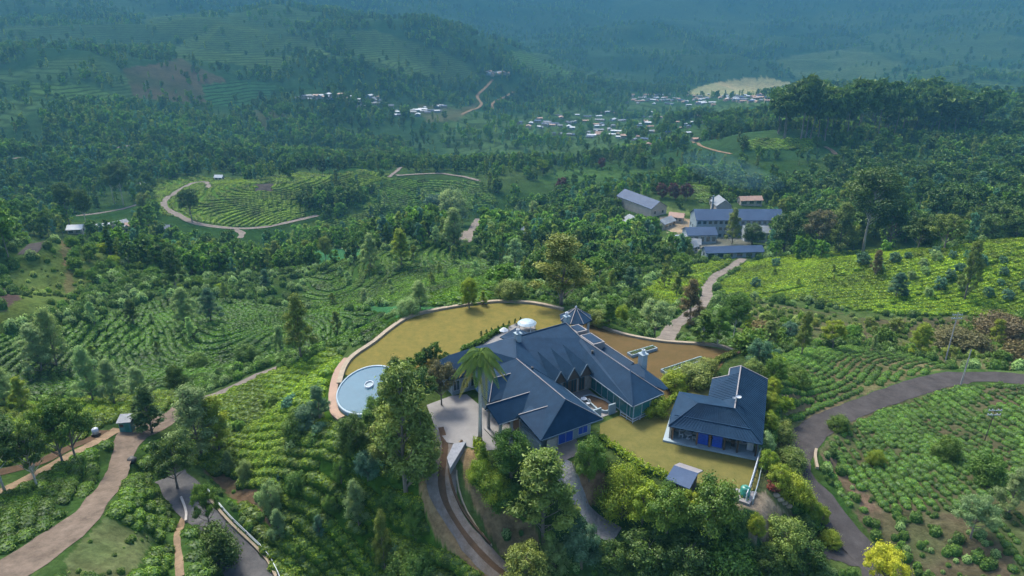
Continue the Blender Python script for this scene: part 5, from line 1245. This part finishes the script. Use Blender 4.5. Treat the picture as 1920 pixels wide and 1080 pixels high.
ZONES = [ # polygon px, tries, min gap m, heights m, kinds (kind, mat, weight), label, group
 ('1440 243;1560 238;1700 240;1840 245;1840 270;1700 272;1560 266;1445 262', 110, 5, (36,46), [('euc','dark',1)], 'very tall slim eucalyptus in the dark grove on the distant rise', 'tall dark grove on the distant rise', 1.),
 ('1850 240;1960 240;1960 275;1850 270', 14, 7, (24,32), [('euc','dark',1)], 'tall eucalyptus at the right edge beyond the dark grove', 'trees at the right edge', 1.),
 ('445 380;500 388;600 392;690 385;700 360;640 362;560 372;470 372', 60, 5, (11,17), [('round','dark',3),('round','green',1)], 'dense dark green tree in the clump on the bright knoll', 'dark clump on the bright knoll', 1.),
 ('-20 430;60 420;110 450;90 480;40 498;-20 500', 34, 5, (15,22), [('euc','green',3),('spread','green',1)], 'bright topped tree in the grove at the left edge', 'grove at the left edge', 1.),
 ('90 380;230 370;260 385;240 400;110 410', 16, 8, (12,19), [('euc','dark',1),('oak','green',1)], 'tree beside the plantation road on the left', 'trees by the plantation road', 1.),
 ('130 450;250 440;420 450;450 490;420 550;330 550;200 540;140 520', 230, 3.2, (3,5.5), [('shrub','green',5),('shrub','lime',1),('round','green',2)], 'leafy bush on the green shrubby hillside', 'bushes on the shrubby hillside', 1.),
 ('700 380;820 360;900 370;1000 400;980 470;900 470;720 470;690 410', 50, 6, (9,16), [('oak','blue',2),('oak','pale',3),('round','green',1)], 'tree in the belt between the knolls and the lawn', 'tree belt between the knolls and the lawn', 1.1),
 ('930 470;1060 440;1180 440;1300 480;1280 540;1180 550;1120 560;940 550', 90, 5, (7,13), [('round','dark',3),('oak','olive',2),('spread','green',2)], 'tree on the wooded slope behind the parapet', 'woods behind the parapet', 1.),
 ('960 380;1180 370;1200 410;1260 450;1180 460;1000 450', 90, 6, (9,15), [('round','dark',3),('oak','blue',2),('spread','green',1)], 'tree in the wood left of the factory', 'wood left of the factory', 1.),
 ('1440 400;1560 390;1700 400;1920 390;1920 440;1700 455;1480 455', 80, 7, (14,24), [('spread','dark',3),('round','dark',2),('oak','olive',2)], 'tree in the belt behind the right tea slope', 'tree belt behind the right tea slope', 1.),
 ('1300 345;1450 350;1600 350;1560 385;1460 385;1380 372;1310 380', 40, 7, (14,20), [('spread','dark',2),('round','dark',1)], 'dark tree on the slope above the factory', 'trees above the factory', 1.),
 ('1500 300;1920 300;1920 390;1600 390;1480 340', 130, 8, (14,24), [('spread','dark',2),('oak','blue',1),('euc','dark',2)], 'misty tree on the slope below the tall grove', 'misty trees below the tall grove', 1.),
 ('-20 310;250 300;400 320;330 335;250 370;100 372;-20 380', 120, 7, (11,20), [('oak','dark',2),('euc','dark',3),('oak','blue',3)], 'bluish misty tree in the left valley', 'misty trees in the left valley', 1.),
 ('400 260;900 250;1300 290;1300 330;1000 345;700 325;420 335', 150, 8, (9,16), [('oak','dark',3),('oak','blue',3),('spread','green',1),('round','dark',1)], 'tree in the wide wooded valley', 'trees in the wide valley', 1.),
 ('600 340;740 345;720 380;610 370', 24, 6, (8,13), [('oak','blue',2),('round','dark',1)], 'tree at the end of the winding valley road', 'trees at the end of the valley road', 1.),
 ('60 560;420 560;640 600;680 640;560 650;300 700;60 700', 48, 7, (4,9), [('oak','pale',4),('oak','olive',1)], 'pale shade tree on the left terraces', 'shade trees on the left terraces', .95),
 ('560 500;800 460;960 500;940 555;760 570;620 590', 34, 7, (5,9), [('oak','pale',2),('oak','olive',1)], 'small shade tree on the terraced knoll', 'shade trees on the terraced knoll', 1.2),
 ('1600 500;1760 480;1920 490;1920 570;1760 560;1660 560', 70, 4, (3.6,6), [('round','blue',3),('round','pale',1)], 'bluish shade bush on the right tea slope', 'bluish shade trees on the right tea slope', 1.1),
 ('1420 500;1580 490;1580 555;1400 550', 12, 7, (3,6), [('oak','olive',1),('round','blue',1)], 'small shade tree on the left half of the right tea slope', 'shade trees on the right tea slope', 1.1),
 ('1380 600;1700 620;1920 600;1920 690;1800 680;1620 640;1480 640;1400 670', 90, 3.5, (2.5,6), [('oak','lime',1),('shrub','green',2),('round','olive',2),('shrub','brown',1)], 'bush on the rough slope below the right tea', 'bushes on the rough slope below the right tea', 1.1),
 ('1100 585;1240 590;1300 600;1270 625;1180 618;1110 600', 40, 3, (3,6), [('round','green',1),('oak','olive',1),('shrub','green',1)], 'bush outside the parapet behind the pavilion', 'bushes behind the pavilion', 1.1),
 ('1385 690;1450 660;1490 720;1470 800;1450 850;1440 760', 60, 2.6, (1.8,3.6), [('shrub','green',2),('shrub','lime',1),('round','blue',1)], 'bush on the bank right of the guest house', 'bushes right of the guest house', 1.1),
 ('400 760;560 720;620 780;680 850;800 960;860 1060;560 1070;470 960;420 860', 30, 4.5, (1.8,3.4), [('oak','pale',2),('round','green',2),('shrub','blue',1)], 'small shade bush among the tea below the pool', 'shade bushes in the tea below the pool', 1.2),
 ('620 800;760 830;800 940;760 1000;650 900', 14, 3.5, (3,6), [('round','dark',3),('round','green',2)], 'dark bush in the thicket below the pool', 'thicket below the pool', 1.1),
 ('1000 1050;1180 1040;1300 1010;1400 1010;1560 1060;1560 1090;1000 1090', 60, 2.8, (2.5,4.6), [('round','dark',3),('round','green',2),('shrub','green',2),('shrub','olive',1)], 'leafy bush in the thicket at the bottom of the hill', 'thicket at the bottom of the hill', 1.1),
 ('1180 905;1240 915;1300 945;1400 960;1400 1000;1240 1000;1190 960', 12, 2.6, (2.2,3.6), [('round','green',2),('shrub','lime',1)], 'green bush between hedge and thicket', 'bushes between hedge and thicket', 1.1),
 ('880 880;960 930;1000 990;1010 1010;950 960;900 910', 16, 2, (1.2,2.4), [('shrub','lime',2),('shrub','green',1)], 'yellow green bush along the winding hedge', 'bushes along the winding hedge', 1.1),
]
count = {}; placed = np.zeros((0,2)); OVER = []
for P, tries, gap, (h0, h1), kinds, lb, grp, wf in ZONES:
    q = pp(P); xs = [a[0] for a in q]; ys = [a[1] for a in q]
    u = rng.uniform(min(xs), max(xs), tries*3); v = rng.uniform(min(ys), max(ys), tries*3); m = inpoly(u, v, q); u, v = u[m][:tries], v[m][:tries]
    g = Gmany(u, v); ok = road_clear(g[:,0], g[:,1], 2.0) & ~inpoly(g[:,0], g[:,1], PLAT)
    wk = [k[2] for k in kinds]
    for i in range(len(g)):
        if not ok[i]: continue
        x, y, z = g[i]
        if len(placed) and (np.hypot(placed[:,0]-x, placed[:,1]-y) < gap).any(): continue
        h = R.uniform(h0, h1)*R.uniform(.62, .95)*(1.1 if h0 > 26 else .85); D = math.hypot(x, y)
        pb_, pt_ = v[i], project(x, y, z+h)[1]
        if D > 160 and blocked(u[i], pb_, pt_, 3+.18*(pb_-pt_)): continue
        kind, mt, _ = R.choices(kinds, wk)[0]; placed = np.r_[placed, [[x, y]]]
        if count.get(kind, 0) >= 270: OVER.append((x, y, z, h, kind, mt)); continue
        count[kind] = count.get(kind, 0)+1
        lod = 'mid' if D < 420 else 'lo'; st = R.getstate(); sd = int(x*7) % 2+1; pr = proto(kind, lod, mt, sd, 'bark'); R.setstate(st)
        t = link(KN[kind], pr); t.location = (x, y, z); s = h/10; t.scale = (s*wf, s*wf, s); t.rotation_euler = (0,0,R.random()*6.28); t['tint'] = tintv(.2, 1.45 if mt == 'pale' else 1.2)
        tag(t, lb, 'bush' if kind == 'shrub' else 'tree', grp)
print('COUNT', count, 'over', len(OVER), FN)
for px, py, h, kd, mt, lb in ((1052,362,34,'round','red','dark reddish round tree in the valley left of the factory'),(1128,318,26,'round','red','rusty red round tree further up the valley'),(1240,372,34,'round','red','dark purple round tree above the factory shed, leftmost'),
   (1262,374,36,'round','red','dark purple round tree above the factory shed, middle'),(1286,376,38,'round','red','dark purple round tree above the factory shed, rightmost'),(1018,330,36,'spread','lime','yellowish flat tree in the valley'),(1360,395,40,'spread','dark','dark tree peeking over the factory roof')):
    near_tree(px, py, h, kd, mt, lb, 1., lod='mid')
# ---------------------------------------------------------------- houses of the valley
def small_house(seed):
    rg = random.Random(seed); L_, Wd, h, r_ = rg.uniform(8,13), rg.uniform(6,8), rg.uniform(2.8,5), rg.uniform(1.4,2.4); b = MB(); a, c = L_/2, Wd/2
    b.box((0,0,h/2-1), (L_,Wd,h+2), 0, 0); b.poly([(a,-c,h),(a,c,h),(a,0,h+r_)], 0); b.poly([(-a,-c,h),(-a,0,h+r_),(-a,c,h)], 0)
    for x in (-a*.55, 0, a*.55): b.box((x,-c-.02,h*.55), (1.2,.1,1.3), 0, 2)
    a += .5; k = r_*.5/c; c += .5
    for s_ in (-1, 1):
        q = [(-a,s_*c,h-k+.04),(a,s_*c,h-k+.04),(a,0,h+r_+.04),(-a,0,h+r_+.04)]; b.poly(q if s_ < 0 else q[::-1], 1); b.poly([(x,y,z-.2) for x,y,z in (q[::-1] if s_ < 0 else q)], 1)
    return b
HM = []
for sd in range(3):
    for wl, rf in (('cream','tin'),('cream','rust'),('wall','white'),('cream','solar')):
        b = small_house(sd); o = b.build('valley_house', [M[wl], M[rf], M['glass']]); HM.append(o.data); bpy.data.objects.remove(o)
TOWN = [ # centre px,py, spread, n, scale, label, group
 (1215,188,40,11,28,1.15,'small pale house in the row at the left end of the valley town','houses at the left end of the town'),
 (1310,188,80,10,44,1.15,'small pale house in the middle of the valley town','houses of the valley town'),
 (1395,186,45,6,40,1.25,'pale roofed house on the near side of the golden field','houses beside the golden field'),
 (1110,235,110,24,38,1.,'small pale house of the loose cluster in the valley woods','scattered houses in the valley woods'),
 (1230,250,90,30,22,1.,'pale house in the wood above the factory','houses above the factory'),
 (1020,232,50,8,12,1.,'pale house left of the valley town','houses left of the valley town'),
 (690,192,50,9,20,1.1,'whitish house of the hamlet on the left hillside','hamlet on the left hillside'),
 (600,183,40,4,14,1.1,'whitish house above the hillside hamlet','houses above the hillside hamlet'),
 (770,210,50,8,12,1.,'pale house between hamlet and zigzag road','houses near the zigzag road'),
 (930,138,36,4,12,1.2,'far pale house at the top of the zigzag road','houses at the top of the zigzag road'),
 (810,205,30,8,9,1.,'pale house beside the foot of the zigzag road','houses at the foot of the zigzag road'),
 (385,258,20,4,5,1.,'pale house in the misty left valley','houses in the misty left valley'),
 (345,215,12,3,3,1.2,'long pale shed on the misty left hillside','sheds on the misty left hillside'),
 (290,322,30,6,8,.8,'pale hut above the plantation road','huts above the plantation road'),
 (370,330,24,5,6,.8,'pale bluish hut at the top of the winding road','huts at the top of the winding road'),
 (730,262,40,10,9,.9,'bluish white house in the central valley','houses in the central valley'),
 (880,280,60,10,8,.9,'pale roofed house among the central valley trees','houses among the central valley trees'),
 (1260,55,60,14,9,1.3,'very distant pale house on the dim far slope','houses on the dim far slope'),
 (1780,120,60,8,14,1.3,'very distant pale house on the far right slope','houses on the far right slope'),
 (1560,216,30,4,5,1.,'white house showing through the tall grove','houses behind the tall grove'),
 (1845,246,8,3,4,.9,'white house at the right end of the tall grove','houses at the right end of the grove'),
]
ht_n = 0; HPX = []
for cx, cy, sx, sy, n, sc_, lb, grp in TOWN:
    n = int(n*1.2); u = np.clip(rng.normal(size=n)*.55, -1, 1)*sx+cx; v = np.clip(rng.normal(size=n)*.6, -1, 1)*sy+cy; g = Gmany(u, v)
    for i in range(n):
        if ht_n > 295: break
        o = link('valley_house', R.choice(HM)); o.location = g[i]; s = sc_*(.56 if n > 20 and cx > 1150 else .7)*R.uniform(.75,1.25); o.scale = (s*R.uniform(.9,1.4), s, s*.85); o.rotation_euler = (0,0,R.choice((0,.2,-.3,1.4,1.2))+R.uniform(-.2,.2)); tag(o, lb, 'house', grp); ht_n += 1; HPX.append(project(*g[i]))
# ---------------------------------------------------------------- far forest (beyond counting)
fp = []
for i, (kd, mt) in enumerate((('round','dark'),('oak','dark'),('euc','dark'),('oak','olive'),('oak','blue'),('round','green'))):
    o = link(KN[kd], proto(kd, 'lo', mt, 7)); o.location = G(*((640,300),(700,285),(560,290),(900,285),(760,300),(840,275))[i]); o.scale = (1.1,1.1,1.2); o['tint'] = tintv(.1)
    tag(o, 'tree in the wide wooded valley', 'tree', 'trees in the wide valley'); fp.append(o)
Xs, Ys = [], []
for n_, d0, d1 in ((7000, 240, 560), (24000, 560, 1200), (70000, 1200, 4600)):
    a = rng.uniform(-.8, .8, n_); l = rng.uniform(math.log(d0), math.log(d1), n_); Xs.append(np.exp(l)*np.sin(a)); Ys.append(np.exp(l)*np.cos(a))
X = np.concatenate(Xs); Y = np.concatenate(Ys); Zp = HS(X, Y); px, py, dp = project(X, Y, Zp)
ix = cover_of(px, py); nm = np.array([COVER[i][0] if i >= 0 else 'none' for i in range(-1, len(COVER))])[ix+1]; D = np.hypot(X, Y)
nz = fbm(X/260+7, Y/260+2, 3); nf = fbm(X/60+1, Y/60+8, 3); pale_slope = (fbm(X/500+11, Y/500+4, 2) > .1) & (D > 1300)
pr_ = np.select([nm == 'far_forest', nm == 'none', nm == 'far_tea', nm == 'far_brown', nm == 'tea', nm == 'scrub'], [1., .8, .07, .35, .03, .1], 0)
pr_ = pr_*np.where((nz > .1) & (D > 420), .3, 1)*np.clip(.6+nf*.8, .08, 1)
pr_ = np.where(pale_slope & (px > 1100), pr_*.3, pr_)
pr_ = np.where((px > 1180) & (px < 1440) & (py > 176) & (py < 205), pr_*.25, pr_)
keep = (rng.random(len(X)) < pr_) & (px > -250) & (px < 2200) & road_clear(X, Y, 4)
top = project(X, Y, Zp+11)[1]
for hx, hy, hd_ in HPX: keep &= ~((np.abs(px-hx) < 6) & (py > hy-1) & (top < hy) & (D < hd_+15) & (D > hd_-260))
for gx, gy in GUARD: keep &= ~((np.abs(px-gx) < 7) & (py > gy) & (top < gy) & (D < 1800))
X, Y, Zp, nf, D, nz = X[keep], Y[keep], Zp[keep], nf[keep], D[keep], nz[keep]; n = len(X)
s = (.5+.6*rng.random(n))*np.clip(.9+D/4000, 1, 1.6); pick = rng.choice(6, n, p=[.30,.12,.22,.10,.08,.18])
t = 1.3*(.75+.7*rng.random(n)+.35*nf+.25*np.clip(nz, -1, 1))[:,None]*np.array([1,1,1])
if OVER:
    o_ = np.array([[a[0], a[1], a[2], a[3]] for a in OVER]); X = np.r_[X, o_[:,0]]; Y = np.r_[Y, o_[:,1]]; Zp = np.r_[Zp, o_[:,2]]; s = np.r_[s, o_[:,3]/10]; pick = np.r_[pick, rng.integers(0, 6, len(o_))]; t = np.r_[t, np.ones((len(o_),3))]; n = len(X)
scatter('forest', np.c_[X, Y, Zp-.3], rng.random(n)*6, np.c_[s*1.02, s*1.02, s*1.1], t, pick, fp, 'distant forest covering the valley floor and far hills')
print('FOREST', n)
# ---------------------------------------------------------------- factory
def gable_bld(name, loc, L_, Wd, h, rise, rz, label, wall='cream', roof='tin', rows=0, cols=0, cat='building', group=None, parts=True, win='glass', side=-1, over=.4):
    """long axis along local x; eaves height h; windows on the long side facing local -y and the gable end"""
    t = empty(name, loc, label, cat, group, rz); b = MB(); a, c_ = L_/2, Wd/2
    b.box((0,0,h/2-1), (L_, Wd, h+2)); b.poly([(a,-c_,h),(a,c_,h),(a,0,h+rise)]); b.poly([(-a,-c_,h),(-a,0,h+rise),(-a,c_,h)]); b.build('wall', M[wall], t)
    b = MB(); a += over; k = rise*over/c_; c_ += over; z0 = h-k+.05
    for sy in (-1, 1):
        q = [(-a,sy*c_,z0),(a,sy*c_,z0),(a,0,h+rise+.05),(-a,0,h+rise+.05)]; q = q if sy < 0 else q[::-1]
        b.poly(q); b.poly([(x,y,z-.15) for x,y,z in q][::-1])
        for i in range(4): j = (i+1) % 4; b.poly([q[i], (q[i][0],q[i][1],q[i][2]-.15), (q[j][0],q[j][1],q[j][2]-.15), q[j]])
    b.build('roof', M[roof], t)
    if rows:
        for r_ in range(rows):
            for c in range(cols):
                z = (r_+.55)*h/rows; x = -L_/2+(c+.5)*L_/cols; w = L_/cols*.62; hh = h/rows*.5
                f = MB(); f.box((x,-Wd/2-.02,z), (w+.2,.10,hh+.2)); o = f.build('window', M['white'], t); g = MB(); g.box((x,-Wd/2-.05,z), (w,.10,hh)); g.build('pane', M[win], o)
        n2 = max(1, int(Wd/3.5))
        for s_ in (-1, 1):
            for c in range(n2):
                g = MB(); g.box((s_*(L_/2+.02), -Wd/2+(c+.5)*Wd/n2, h*.5), (.08, 1.1, 1.4)); g.build('window', M[win], t)
    return t
f0 = G(1372, 447)
gable_bld('tea_factory', f0+Vector((4,9,-1)), 40, 12, 9, 3.4, .0, 'long four storey pale blue factory with steel blue sheet roof and window rows', 'wall', 'solar', 3, 16, 'factory')
gable_bld('factory_tower', f0+Vector((-1,18,0)), 10, 7, 12, 2.6, PI/2, 'pale gabled block rising behind the long factory roof', 'cream', 'tin', 1, 3)
gable_bld('factory_hall', G(1312,455)+Vector((0,2,0)), 13, 9, 4.5, 2.2, 0.05, 'lower blue roofed hall at the left front of the factory', 'wall', 'solar', 1, 5)
gable_bld('factory_hall', G(1425,452)+Vector((0,1,0)), 16, 8, 5, 2, -.05, 'pale lean hall at the right front of the factory', 'white', 'tin', 1, 5)
gable_bld('long_shed', G(1208,398)+Vector((-1,5,0)), 30, 10, 5, 3.2, 2.05, 'long grey roofed shed with cream gable end left of the factory', 'cream', 'solar', 1, 7, 'shed')
gable_bld('shed', G(1190,428), 12, 9, 3.5, 2.2, 1.9, 'small grey roofed shed below the long shed', 'cream', 'tin', 1, 2, 'shed')
gable_bld('blue_roof_shed', G(1375,484)+Vector((0,2,0)), 21, 5, 2.6, 1.4, .08, 'low long blue roofed shed at the top of the approach road', 'wall', 'solar', 1, 6, 'shed')
for k, (px, py, L_, Wd, rz, rf, lb) in enumerate(((1278,458,8,5,.3,'white','small white roofed building below the factory yard'),(1296,466,7,5,-.2,'tin','pale sheet roofed hut at the lower factory corner'),(1290,474,6,4,.5,'tin','lowest hut of the factory cluster'),
    (1246,425,10,6,.8,'tin','tin roofed store at the left of the sandy yard'),(1268,415,7,5,-.4,'rust','rusty roofed store on the sandy yard'),(1222,440,7,5,1.2,'tin','tin roofed hut under the trees by the yard'),(1405,383,12,5,.1,'rust','reddish roofed sheds behind the factory, right'),
    (1345,384,8,4,.3,'tin','pale roofed shed behind the factory, left'),(1018,428,8,5,.6,'white','white gabled house in the trees left of the factory'),(1040,422,7,5,-.2,'tin','pale house beside the white gabled house'),(1000,434,6,4,.2,'tin','small pale house left of the white gabled house'),(978,445,6,4,1,'tin','tiny pale hut further left in the trees'))):
    gable_bld('small_building', G(px, py), L_, Wd, 3, 1.6, rz, lb, 'cream', rf, 1, 3, 'hut')
b = MB(); p = G(1330, 440); b.lathe([(.5,0),(.4,16),(.45,16.3),(.3,16.3),(.3,10)], (p.x+3,p.y+10,p.z), 10); tag(b.build('factory_chimney', M['metal']), 'thin metal chimney pipe behind the factory', 'chimney')
# blue smoke drifting over the factory
m, nt, out = mat('blue_smoke'); v = N(nt, 'VolumePrincipled'); v.inputs['Color'].default_value = (.25,.55,.75,1); v.inputs['Density'].default_value = .006; nt.links.new(v.outputs[0], out.inputs['Volume'])
b = MB(); p = G(1392, 446); rg = random.Random(4); path = [(p.x-26+t*5.5+rg.uniform(-1,1), p.y+22+rg.uniform(-2,2), p.z+19+3.2*(9-t)*.5) for t in range(10)]; b.tube(path, [2.5,5,6.5,7,7.5,7,6.5,5.5,4,2], 10); so_m = b.build('smoke', m, None, True); bmf = bmesh.new(); bmf.from_mesh(so_m.data); bmesh.ops.recalc_face_normals(bmf, faces=bmf.faces); bmf.to_mesh(so_m.data); bmf.free(); tag(so_m, 'thin bluish smoke drifting above the factory roof', None, None, 'stuff')
for k, (px, py, L_, Wd, rz, rf, lb) in enumerate(((145,437,6,5,.2,'white','white roofed hut at the left end of the hamlet below the plantation'),(196,434,5,4,.5,'white','second white roofed hut of the hamlet below the plantation'),(227,428,6,5,1.0,'tin','tallest bluish hut in the hamlet below the plantation'),
    (250,432,6,4,.1,'rust','brownish roofed hut in the hamlet below the plantation'),(232,436,5,4,-.4,'tin','front hut in the middle of the hamlet below the plantation'),(305,436,8,3,.05,'tin','long low shed right of the hamlet below the plantation'),(265,352,5,4,.1,'white','white hut left of the winding road'),(412,338,6,3,-.2,'white','white roofed lorry sized hut right of the winding road'))):
    gable_bld('hut', G(px, py), L_, Wd, 2.6, 1.4, rz, lb, 'cream', rf, 1, 2, 'hut')
# ---------------------------------------------------------------- small things near the camera
kp = G(240, 806); ks = empty('kiosk', kp, 'small teal painted kiosk with pale sheet roof at the road junction', 'kiosk', None, .15)
b = MB(); b.box((0,0,.95), (1.7,1.5,1.9)); b.build('wall', M['tealp'], ks)
b = MB(); b.poly([(-1.05,-1,1.95),(1.05,-1,1.95),(1.05,1,2.35),(-1.05,1,2.35)]); b.poly([(-1.05,1,2.27),(1.05,1,2.27),(1.05,-1,1.87),(-1.05,-1,1.87)]); b.poly([(-1.05,-1,1.87),(1.05,-1,1.87),(1.05,-1,1.95),(-1.05,-1,1.95)]); b.build('roof', M['tin'], ks)
b = MB(); b.box((.3,-.77,.85), (.6,.06,1.5)); b.build('door', M['green'], ks); b = MB(); b.box((-.45,-.77,1.25), (.55,.06,.5)); b.build('hatch', M['dark'], ks)
dp_ = G(181, 818); dr = empty('water_drum', dp_, 'white drum on dark stand beside the earth track', 'drum'); b = MB(); b.lathe([(0,.5),(.45,.5),(.47,.9),(.45,1.35),(.2,1.5),(0,1.5)], sides=14); b.build('drum_body', M['white'], dr, True)
b = MB(); b.box((0,0,.25), (1.0,.8,.5)); b.build('stand', M['dark'], dr)
gr = railing('guard_rail', draped('386 918;400 936;418 958;438 980;462 1003;488 1028;508 1052;522 1080;530 1100'), 'pale steel guard rail on the outer edge of the hairpin road', .75, 2.0, 'metal', (.5,.95), 'railing', .1)
ribbon_wall('road_edge_wall', draped('382 922;396 940;414 962;434 984;458 1007;484 1032;504 1056;518 1084'), .35, .35, 'stone', 'low pale concrete edge under the guard rail', 'wall', -.5)
ribbon_wall('retaining_wall', draped('340 935;346 950;350 965;349 980'), .3, .4, 'wall2', 'short grey retaining wall at the top of the hairpin', 'wall', -.8)
ribbon_wall('road_kerb', draped('1530 845;1528 858;1532 880'), .35, .4, 'stone', 'short pale stone kerb on the inside of the curving road', 'kerb', -.4)
def upole(px, py, hpx, label, arms=True, m='pole', lean=0., r=.12):
    p = G(px, py); h = tree_h(p, py-hpx, 0); t = empty('utility_pole', p, label, 'pole'); b = MB(); b.tube([(0,0,-.5),(lean*h*.5,0,h*.5),(lean*h,0,h)], [r,r*.8,r*.6], 8); b.build('post', M[m], t)
    if arms:
        for z in (h-.5, h-1.2):
            b = MB(); b.box((lean*h,0,z), (1.9,.1,.1)); o = b.build('crossarm', M['metal'], t)
            for x in (-.85,-.4,.4,.85): i = MB(); i.lathe([(.05,0),(.08,.1),(.05,.2),(0,.22)], (lean*h+x,0,z+.05), 6); i.build('insulator', M['white'], o)
    return p, h
upole(1772, 678, 92, 'tall utility pole with crossarms on the slope below the right tea', True)
upole(1401, 0, 0, '', False) if False else None
upole(1801, 722, 66, 'plain pale pole at the edge of the curving road', False, 'pole', .02)
upole(1846, 826, 62, 'thin dark pole with small crossarms in the planted field', True, 'dark', .04, .07)
upole(1236, 0, 0, '', False) if False else None
p = G(1450, 918); rp = empty('red_leaved_plant', p, 'clump of red leaved plants beside the fence foot', 'plant')
pr = proto('shrub','mid','red',1); c = link('foliage', pr, rp); c.scale = (.16,.16,.13); c['tint'] = [2.4,1.6,1.2,1.]
for k, (px, py) in enumerate(((1462,938),(1470,944),(1478,950),(1455,930))):
    b = MB(); b.lathe([(.5,0),(.55,.25),(.3,.5),(0,.55)], sides=7); o = b.build('boulder', M['stone'], None, True); o.location = G(px, py); o.scale = (1,.7,.7); tag(o, 'pale stone in the short row right of the fence foot', 'stone', 'pale stones right of the fence')
b = MB(); b.lathe([(.6,0),(.7,.4),(.4,.75),(0,.8)], sides=8); o = b.build('boulder', M['black'], None, True); o.location = G(248, 866); tag(o, 'small dark rock on the right verge of the wide dirt road', 'stone')
for k, (px, py) in enumerate(((70,1012),(240,960))): pass
# ---------------------------------------------------------------- haze, light, camera
cam = bpy.data.cameras.new('camera'); co = bpy.data.objects.new('camera', cam); COL.objects.link(co)
co.location = (0, 0, CH); co.rotation_euler = (math.radians(90)-PITCH, 0, 0)
cam.sensor_width = 36; cam.lens = 36*F/1920; cam.clip_start = .5; cam.clip_end = 20000; sc.camera = co
w = bpy.data.worlds.new('World'); sc.world = w; w.use_nodes = True; nt = w.node_tree; nt.nodes.clear()
so = nt.nodes.new('ShaderNodeOutputWorld'); bg = nt.nodes.new('ShaderNodeBackground'); sk = nt.nodes.new('ShaderNodeTexSky')
SUN_EL, SUN_AZ = math.radians(56), math.radians(-32)     # azimuth measured from +Y towards +X
sk.sky_type = 'NISHITA'; sk.sun_disc = False; sk.sun_elevation = SUN_EL; sk.sun_rotation = SUN_AZ; sk.air_density = 1.0; sk.dust_density = 2.5; sk.ozone_density = 1.5
nt.links.new(sk.outputs[0], bg.inputs[0]); bg.inputs[1].default_value = .15; nt.links.new(bg.outputs[0], so.inputs[0])
sl = bpy.data.lights.new('sun', 'SUN'); sl.energy = 2.1; sl.angle = math.radians(14); sl.color = (1, .91, .76)
so_ = bpy.data.objects.new('sun', sl); COL.objects.link(so_)
dirv = Vector((math.sin(SUN_AZ)*math.cos(SUN_EL), math.cos(SUN_AZ)*math.cos(SUN_EL), math.sin(SUN_EL)))
so_.rotation_euler = dirv.to_track_quat('Z', 'Y').to_euler(); so_.location = (0, 100, 120)
HAZE = True
if HAZE:
    hb = MB(); zmax = max(float(Z.max()), CH)+60; zmin = float(Z.min())-5
    hb.box((0, 2900, (zmax+zmin)/2), (13400, 7400, zmax-zmin))
    m, nt, out = mat('pale_air'); v = N(nt, 'VolumePrincipled')
    v.inputs['Color'].default_value = (.055,.175,.27,1); v.inputs['Density'].default_value = .00041; v.inputs['Anisotropy'].default_value = .1
    nt.links.new(v.outputs[0], out.inputs['Volume'])
    tag(hb.build('haze', m), 'pale blue morning haze filling the valley', None, None, 'stuff')
vs = sc.view_settings; vs.view_transform = 'Standard'; vs.look = 'None'; vs.exposure = 2.05; vs.gamma = 1
c = sc.cycles; c.use_denoising = True; c.denoiser = 'OPENIMAGEDENOISE'; c.max_bounces = 5; c.diffuse_bounces = 3; c.glossy_bounces = 2; c.transmission_bounces = 2; c.transparent_max_bounces = 4
c.volume_bounces = 0; c.caustics_reflective = False; c.caustics_refractive = False; c.sample_clamp_indirect = 4
c.use_adaptive_sampling = True; c.adaptive_threshold = .02
